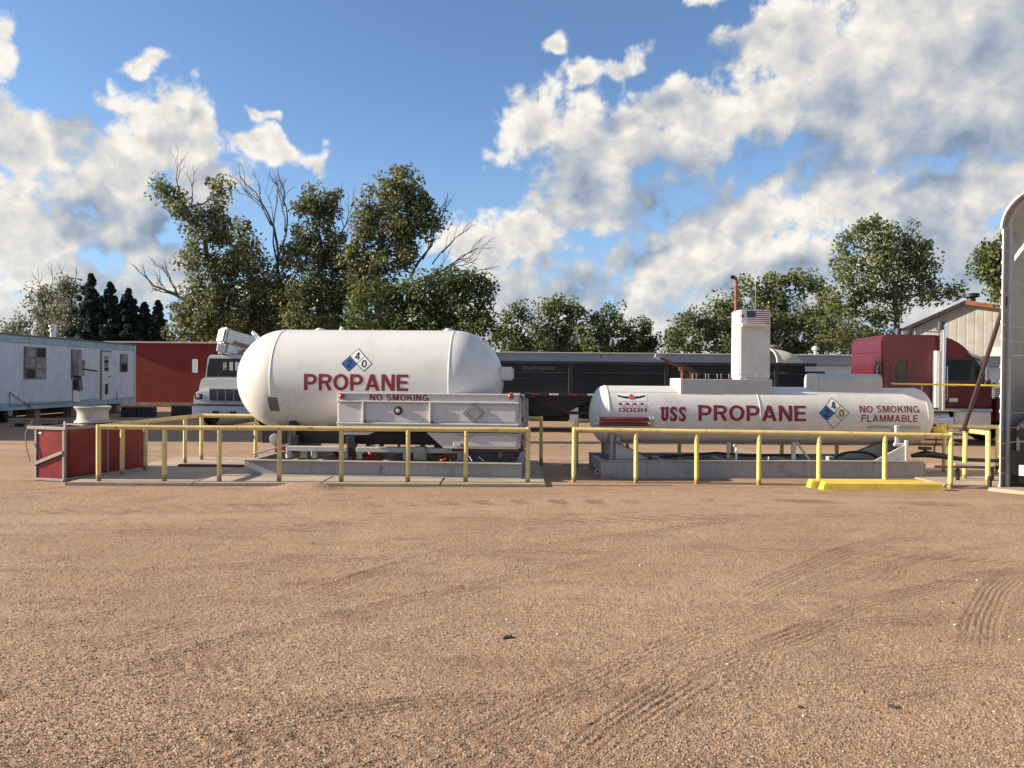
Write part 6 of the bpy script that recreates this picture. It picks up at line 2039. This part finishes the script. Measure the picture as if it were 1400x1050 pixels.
# ------------------------------------------------------------------ trees
def leaf_mat(name, c0, c1, c2):
    m = bpy.data.materials.new(name)
    m.use_nodes = True
    t = m.node_tree
    N = NT(t)
    b = t.nodes['Principled BSDF']
    geo = N.n('ShaderNodeNewGeometry')
    r = N.n('ShaderNodeValToRGB')
    e = r.color_ramp.elements
    e[0].color = hexc(c0)
    e[1].color = hexc(c2)
    q = e.new(0.5)
    q.color = hexc(c1)
    t.links.new(geo.outputs['Random Per Island'], r.inputs[0])
    big = N.noise(geo.outputs['Position'], 0.5, 3.0, 0.6)
    c = N.mixc(N.smooth(big, 0.35, 0.7, 0.0, 0.55), r.outputs[0], hexc(c0))
    t.links.new(c, b.inputs['Base Color'])
    b.inputs['Roughness'].default_value = 0.55
    b.inputs['Specular IOR Level'].default_value = 0.35
    tr = N.n('ShaderNodeBsdfTranslucent', inputs={'Color': c})
    mx = N.n('ShaderNodeMixShader', inputs={0: 0.38, 1: b.outputs[0], 2: tr.outputs[0]})
    t.links.new(mx.outputs[0], t.nodes['Material Output'].inputs[0])
    return m


LM = {
    'cotton': leaf_mat('cottonwood_leaves', '535a3b', '70754c', '949465'),
    'dark': leaf_mat('dark_leaves', '454e2d', '5d6838', '798047'),
    'elm': leaf_mat('elm_leaves', '4f593a', '697348', '878d5a'),
    'cedar': leaf_mat('cedar_leaves', '26352b', '32443a', '43554a'),
    'silver': leaf_mat('silver_leaves', '5a5f4c', '757862', '93937a'),
}
bark = mat('bark', (0.085, 0.068, 0.052), 0.9, 0, 0.3, 3.0, bump=0.4, bscale=8)
bark_dead = mat('dead_bark', (0.095, 0.08, 0.07), 0.9, 0, 0.25, 3.0, bump=0.3, bscale=8)


def branchy(mb, p0, p1, r0, r1, rng, wob=0.08, n=6, sides=6):
    p0, p1 = Vector(p0), Vector(p1)
    L = (p1-p0).length
    pts, rs = [], []
    for k in range(n+1):
        f = k/n
        q = p0.lerp(p1, f)
        q.z += math.sin(f*math.pi)*-0.06*L*(1 if p1.z > p0.z else -1)
        if 0 < k < n:
            q += Vector((rng.uniform(-1, 1), rng.uniform(-1, 1), rng.uniform(-1, 1)))*wob*L*0.5
        pts.append(q)
        rs.append(r0+(r1-r0)*f)
    mb.tube(pts, rs, sides, False)
    return pts


def bare(mb, p, d, L, r, depth, rng):
    q = p+d*L
    mid = p.lerp(q, 0.5)+Vector((rng.uniform(-1, 1), rng.uniform(-1, 1), rng.uniform(-0.3, 1)))*L*0.09
    mb.tube([p, mid, q], [r, r*0.82, r*0.62], 5, False)
    if depth == 0:
        return
    for k in range(rng.choice((2, 2, 3))):
        ax = Vector((rng.uniform(-1, 1), rng.uniform(-1, 1), rng.uniform(-1, 1))).normalized()
        nd = (d+ax*rng.uniform(0.35, 0.8)+Vector((0, 0, 0.12))).normalized()
        st = p.lerp(q, rng.uniform(0.45, 1.0)) if k else q
        bare(mb, st, nd, L*rng.uniform(0.55, 0.82), r*0.6, depth-1, rng)


def leaves_np(centres, sig, n_each, size, rs, droop=0.0):
    size, n_each = size*0.72, int(n_each*1.7)
    k = len(centres)
    n = k*n_each
    c = np.repeat(centres, n_each, 0)
    s = np.repeat(sig, n_each)[:, None]
    g = rs.randn(n, 3)
    g *= (np.minimum(1.0, 1.7/np.maximum(1e-6, np.linalg.norm(g, axis=1))))[:, None]
    pos = c+g*s
    a = rs.randn(n, 3)
    a /= np.linalg.norm(a, axis=1)[:, None]
    b = np.cross(a, rs.randn(n, 3))
    b /= np.linalg.norm(b, axis=1)[:, None]
    sz = size*(0.6+0.8*rs.rand(n))[:, None]
    v = np.stack([pos-a*sz*0.55, pos+b*sz*0.34, pos+a*sz*0.55, pos-b*sz*0.34], 1).reshape(-1, 3)
    return v


def tree(label, D, trunk, blobs, leaf, n_clump, n_leaf, size, seed, cat='tree', group='trees behind the yard', dead=(), name='tree', r0=None, clump=0.30, base_y=None, no_limb=False):
    """trunk: pixel points from the foot upwards; blobs: foliage masses (x, y, rx, ry) in pixels at depth D"""
    rng = random.Random(seed)
    rs = np.random.RandomState(seed)
    k = D/F_PX
    foot = W(trunk[0][0], trunk[0][1], D)
    root = thing(name, label, cat, (foot.x, D, 0), 0, group)
    off = Vector((foot.x, D, 0))
    pts = [Vector((foot.x, D, -0.1))-off]
    for (x, y) in trunk[1:]:
        q = W(x, y, D)-off
        q.y = rng.uniform(-0.4, 0.4)
        pts.append(q)
    H = pts[-1].z
    r0 = r0 or 0.014*H+0.05
    mb = MB()
    path, rr = [], []
    for i, (a, b) in enumerate(zip(pts, pts[1:])):
        for j in range(4):
            path.append(a.lerp(b, j/4))
    path.append(pts[-1])
    for i, q in enumerate(path):
        f = i/(len(path)-1)
        rr.append(r0*(1-f)**0.8+0.05)
        if 0 < i < len(path)-1:
            path[i] = q+Vector((rng.uniform(-1, 1), rng.uniform(-1, 1), 0))*0.05*H*0.15
    mb.tube(path, rr, 9, False)
    mb.build('trunk', bark, root, 60)
    cen, sig = [], []
    lm = MB()
    nl = 0
    for (x, y, rx, ry) in blobs:
        c = W(x, y, D)-off
        ax, az = rx*k*1.08, ry*k*1.08
        ay = max(ax, az)*0.85
        c.y = rng.uniform(-0.5, 0.5)*ay*0.8
        m = max(5, int(1.7*n_clump*(rx*ry)/900.0))
        base = min(path, key=lambda q: (q-c).length+max(0, q.z-c.z)*3)
        if not no_limb:
            lp = branchy(lm, base, c, max(0.06, r0*0.35), 0.035, rng, 0.10)
            nl += 1
        for j in range(m):
            v = Vector((rng.gauss(0, 1), rng.gauss(0, 1), rng.gauss(0, 1))).normalized()*(rng.random()**0.45)
            q = Vector((c.x+v.x*ax, c.y+v.y*ay, c.z+v.z*az))
            cen.append(q)
            sig.append(clump*(0.7+1.0*rng.random()))
            if not no_limb and j % 3 == 0:
                branchy(lm, c.lerp(base, rng.random()*0.4), q, 0.035, 0.012, rng, 0.12, 3, 4)
    if nl:
        tag(lm.build('limbs', bark, root, 60), kind='stuff')
    else:
        lm.bm.free()
    cen = np.array([tuple(c) for c in cen])
    v = leaves_np(cen, np.array(sig), n_leaf, size, rs)
    f = np.arange(len(v)).reshape(-1, 4)
    me = mesh_np('crown', v, f)
    tag(obj('crown', me, LM[leaf], root), kind='stuff')
    for (x0, y0, x1, y1, L, r, dep) in dead:
        dm_ = MB()
        a, b = W(x0, y0, D)-off, W(x1, y1, D)-off
        a.y = b.y = rng.uniform(-0.5, 0.5)
        d = (b-a)
        d.y += rng.uniform(-0.2, 0.2)
        bare(dm_, a, d.normalized(), d.length*L, r, dep, rng)
        dm_.build('dead_branch', bark_dead, root, 60)
    return root


# the big cottonwoods behind the left tank
tree('ragged cottonwood leaning left, tallest at the left of the big group', 54, [(318, 470), (300, 400), (278, 330), (245, 270)],
     [(222, 262, 13, 14), (234, 278, 18, 12), (262, 290, 22, 16), (300, 262, 15, 18), (292, 285, 14, 14), (280, 312, 26, 18), (270, 345, 24, 18), (285, 375, 26, 18), (305, 320, 18, 20), (310, 355, 22, 22), (312, 395, 26, 24),
      (278, 408, 36, 18), (255, 430, 30, 18), (295, 440, 45, 24), (265, 460, 30, 12)], 'cotton', 15, 46, 0.30, 11,
     dead=[(268, 420, 235, 400, 1.0, 0.14, 4), (240, 270, 236, 240, 0.9, 0.05, 3), (265, 280, 264, 250, 0.8, 0.04, 2)])
tree('thin cottonwood with broken gaps, second from the left in the big group', 56, [(352, 470), (345, 400), (335, 340), (325, 310)],
     [(322, 318, 20, 16), (342, 335, 12, 14), (328, 345, 15, 12), (345, 385, 24, 20), (350, 360, 22, 18), (365, 400, 26, 24), (362, 425, 30, 24), (345, 425, 36, 26), (330, 455, 40, 18), (375, 445, 30, 24)], 'cotton', 13, 44, 0.30, 12)
tree('bare dead tree standing between the leafy cottonwoods', 55, [(386, 470), (382, 400), (378, 330)],
     [(384, 375, 18, 22), (386, 400, 26, 26), (388, 440, 30, 26), (400, 420, 26, 24), (395, 350, 14, 16)], 'cotton', 10, 44, 0.30, 13, dead=[(379, 335, 366, 290, 1.0, 0.10, 4), (381, 345, 392, 300, 1.0, 0.09, 4), (380, 360, 372, 270, 0.6, 0.07, 4)])
tree('narrow cottonwood with a rounded top in the middle of the group', 54, [(440, 470), (440, 400), (436, 330), (434, 280)],
     [(430, 268, 20, 14), (440, 285, 22, 16), (418, 290, 16, 14), (455, 270, 9, 10), (432, 308, 16, 14), (412, 330, 18, 18), (420, 345, 26, 24), (440, 350, 24, 26), (455, 330, 14, 20), (465, 365, 22, 26), (470, 410, 30, 30), (415, 395, 34, 28), (450, 400, 26, 26), (425, 440, 45, 26), (455, 450, 40, 22)],
     'cotton', 14, 46, 0.30, 14, dead=[(455, 345, 480, 290, 0.7, 0.06, 3)])
tree('tall full cottonwood, highest crown of the whole group', 53, [(515, 470), (515, 400), (520, 330), (540, 270)],
     [(545, 248, 26, 16), (520, 268, 22, 14), (562, 262, 20, 14), (508, 290, 22, 16), (545, 285, 36, 20), (578, 280, 18, 16), (495, 318, 22, 20), (530, 318, 34, 22), (568, 312, 30, 20), (590, 300, 14, 14),
      (490, 350, 26, 24), (525, 352, 34, 22), (555, 345, 22, 18), (485, 385, 26, 20), (510, 390, 30, 20)], 'cotton', 15, 48, 0.30, 15,
     dead=[(560, 380, 590, 335, 1.0, 0.10, 4), (550, 395, 620, 365, 0.7, 0.10, 4), (590, 360, 615, 330, 0.9, 0.05, 3), (480, 400, 466, 320, 0.6, 0.06, 3)])
tree('broad dark tree spreading low behind the right end of the big tank', 50, [(600, 478), (600, 440), (605, 400)],
     [(500, 412, 30, 22), (540, 408, 34, 24), (580, 400, 30, 24), (615, 385, 30, 20), (645, 400, 30, 24), (668, 408, 16, 12), (600, 425, 40, 26), (645, 435, 38, 24), (520, 445, 45, 24), (570, 450, 45, 24), (630, 462, 50, 18)],
     'dark', 15, 46, 0.29, 16)
tree('dark bushy tree filling the foot of the cottonwood group', 58, [(420, 478), (420, 455), (420, 430)],
     [(330, 450, 45, 22), (400, 452, 50, 24), (470, 452, 50, 26), (280, 455, 35, 16), (360, 462, 50, 14)], 'dark', 13, 46, 0.30, 17)
# hedge trees in the middle distance
mid = [(700, 450, [(695, 455, 22, 24), (712, 435, 18, 16), (705, 470, 30, 14)], 'low bushy tree just right of the big tank', 'dark'),
       (760, 450, [(745, 428, 20, 14), (770, 422, 24, 14), (785, 432, 16, 12), (755, 450, 40, 20), (760, 472, 40, 14)], 'round bushy tree left of centre in the far hedge', 'elm'),
       (830, 455, [(815, 438, 18, 12), (838, 432, 18, 12), (845, 445, 22, 14), (815, 460, 34, 20), (840, 474, 40, 12)], 'medium bushy tree in the middle of the far hedge', 'elm'),
       (880, 460, [(878, 448, 16, 10), (868, 462, 20, 14), (892, 468, 10, 10), (875, 476, 25, 10)], 'small bushy tree at the right end of the far hedge', 'dark'),
       (790, 470, [(740, 478, 50, 10), (800, 478, 55, 10), (860, 480, 45, 8)], 'low scrub along the foot of the far hedge', 'dark')]
for i, (x, y, bl, lab, lf) in enumerate(mid):
    tree(lab, 60, [(x, 485), (x, y+10), (x, y-8)], bl, lf, 17, 44, 0.30, 30+i, group='trees in the far hedge')
# right of the tower
tree('wide olive tree left of the submarine tower', 58, [(955, 490), (955, 455), (955, 430)],
     [(925, 452, 18, 16), (945, 440, 22, 16), (965, 445, 24, 20), (985, 420, 22, 14), (1000, 440, 26, 24), (940, 468, 34, 16), (985, 468, 34, 18)], 'elm', 16, 46, 0.30, 41, group='trees behind the submarine tower')
tree('flat topped tree right behind the submarine tower', 60, [(1055, 490), (1055, 440), (1060, 400)],
     [(1040, 386, 26, 10), (1075, 384, 30, 10), (1105, 388, 20, 10), (1030, 405, 26, 14), (1065, 408, 34, 18), (1045, 435, 36, 24), (1085, 440, 36, 26), (1060, 468, 45, 18), (1095, 475, 30, 14)], 'elm', 17, 46, 0.30, 42, group='trees behind the submarine tower')
tree('dark narrow tree between the flat topped tree and the tall elm', 63, [(1125, 490), (1122, 450), (1120, 410)],
     [(1118, 402, 20, 12), (1128, 425, 22, 20), (1115, 445, 24, 22), (1135, 465, 26, 18), (1170, 472, 40, 14)], 'dark', 16, 46, 0.31, 43, group='trees behind the submarine tower')
tree('tall airy elm rising above the maroon semi tractor', 52, [(1228, 490), (1226, 440), (1222, 390), (1212, 340)],
     [(1180, 315, 22, 12), (1205, 308, 26, 12), (1232, 322, 26, 14), (1262, 335, 20, 16), (1165, 335, 18, 12), (1195, 335, 30, 16), (1235, 348, 30, 16), (1270, 358, 18, 16), (1160, 362, 24, 16), (1200, 365, 30, 18), (1245, 375, 32, 16),
      (1278, 385, 18, 12), (1150, 392, 22, 16), (1185, 398, 30, 18), (1228, 402, 26, 16), (1268, 402, 26, 12), (1300, 398, 14, 12), (1165, 425, 30, 18), (1205, 432, 26, 18), (1150, 452, 34, 20), (1190, 462, 30, 16)],
     'elm', 13, 44, 0.28, 44)
tree('dark overhanging tree crown beside the carport eave', 40, [(1440, 520), (1440, 440), (1425, 380)],
     [(1350, 362, 18, 18), (1372, 350, 24, 24), (1362, 378, 14, 10), (1400, 360, 30, 40), (1430, 350, 40, 50), (1368, 400, 12, 5)], 'dark', 18, 46, 0.26, 45)
# far left: pale feathery trees and dark cedars
tree('pale small shrub tree at the far left edge', 62, [(20, 478), (20, 460), (20, 445)], [(8, 455, 12, 14), (28, 448, 10, 12), (18, 466, 26, 10)], 'silver', 17, 40, 0.28, 51, group='trees behind the mobile home')
tree('pale feathery tree with upright shoots, left one of two', 62, [(60, 478), (60, 440), (60, 400)], [(55, 405, 12, 14), (70, 400, 10, 16), (48, 425, 14, 16), (68, 428, 18, 20), (55, 452, 26, 18)], 'silver', 18, 40, 0.28, 52, group='trees behind the mobile home',
     dead=[(58, 400, 56, 382, 1, 0.03, 2), (70, 395, 72, 378, 1, 0.03, 2)])
tree('pale feathery tree with upright shoots, right one of two', 61, [(95, 478), (95, 440), (95, 395)], [(88, 392, 10, 14), (102, 392, 10, 14), (95, 412, 18, 18), (92, 438, 22, 20), (98, 460, 26, 14)], 'silver', 18, 40, 0.28, 53, group='trees behind the mobile home',
     dead=[(88, 388, 86, 374, 1, 0.03, 2), (103, 390, 106, 376, 1, 0.03, 2)])


def cedar(label, D, x, ytop, ybot, half, seed):
    rng = random.Random(seed)
    rs = np.random.RandomState(seed)
    foot, top = W(x, ybot, D), W(x, ytop, D)
    root = thing('cedar_tree', label, 'tree', (foot.x, D, 0), 0, 'dark cedars behind the mobile home')
    H = top.z
    MB().tube([(0, 0, -0.1), (0, 0, H*0.5), (0, 0, H)], [0.2, 0.1, 0.02], 8, False).build('trunk', bark, root)
    k = D/F_PX
    cen, sig = [], []
    lm = MB()
    for j in range(290):
        f = rng.random()
        r = half*k*(1-f)**0.9*(0.75+0.65*rng.random())
        a = rng.random()*6.283
        q = rng.random()**0.5
        z = H*(0.12+0.88*f)
        p = Vector((math.cos(a)*r*q, math.sin(a)*r*q, z-0.18*r*q+0.25*q))
        cen.append(tuple(p))
        sig.append(0.27*(1-0.72*f))
        if j % 3 == 0:
            lm.tube([(0, 0, z-0.35*r*q), tuple(p)], [0.03, 0.01], 4, False)
    tag(lm.build('limbs', bark, root), kind='stuff')
    v = leaves_np(np.array(cen), np.array(sig), 42, 0.27, rs)
    tag(obj('crown', mesh_np('crown', v, np.arange(len(v)).reshape(-1, 4)), LM['cedar'], root), kind='stuff')


cedar('dark pointed cedar, tallest of the cedars', 60, 124, 378, 470, 44, 61)
cedar('dark pointed cedar just right of the tallest one', 60, 150, 390, 470, 42, 64)
cedar('dark pointed cedar with a broad foot in the middle of the row', 60, 176, 400, 470, 46, 62)
cedar('dark cedar with a blunt top, second from the right', 60, 197, 418, 470, 36, 65)
cedar('small dark cedar at the right end of the row of cedars', 60, 216, 416, 470, 32, 63)
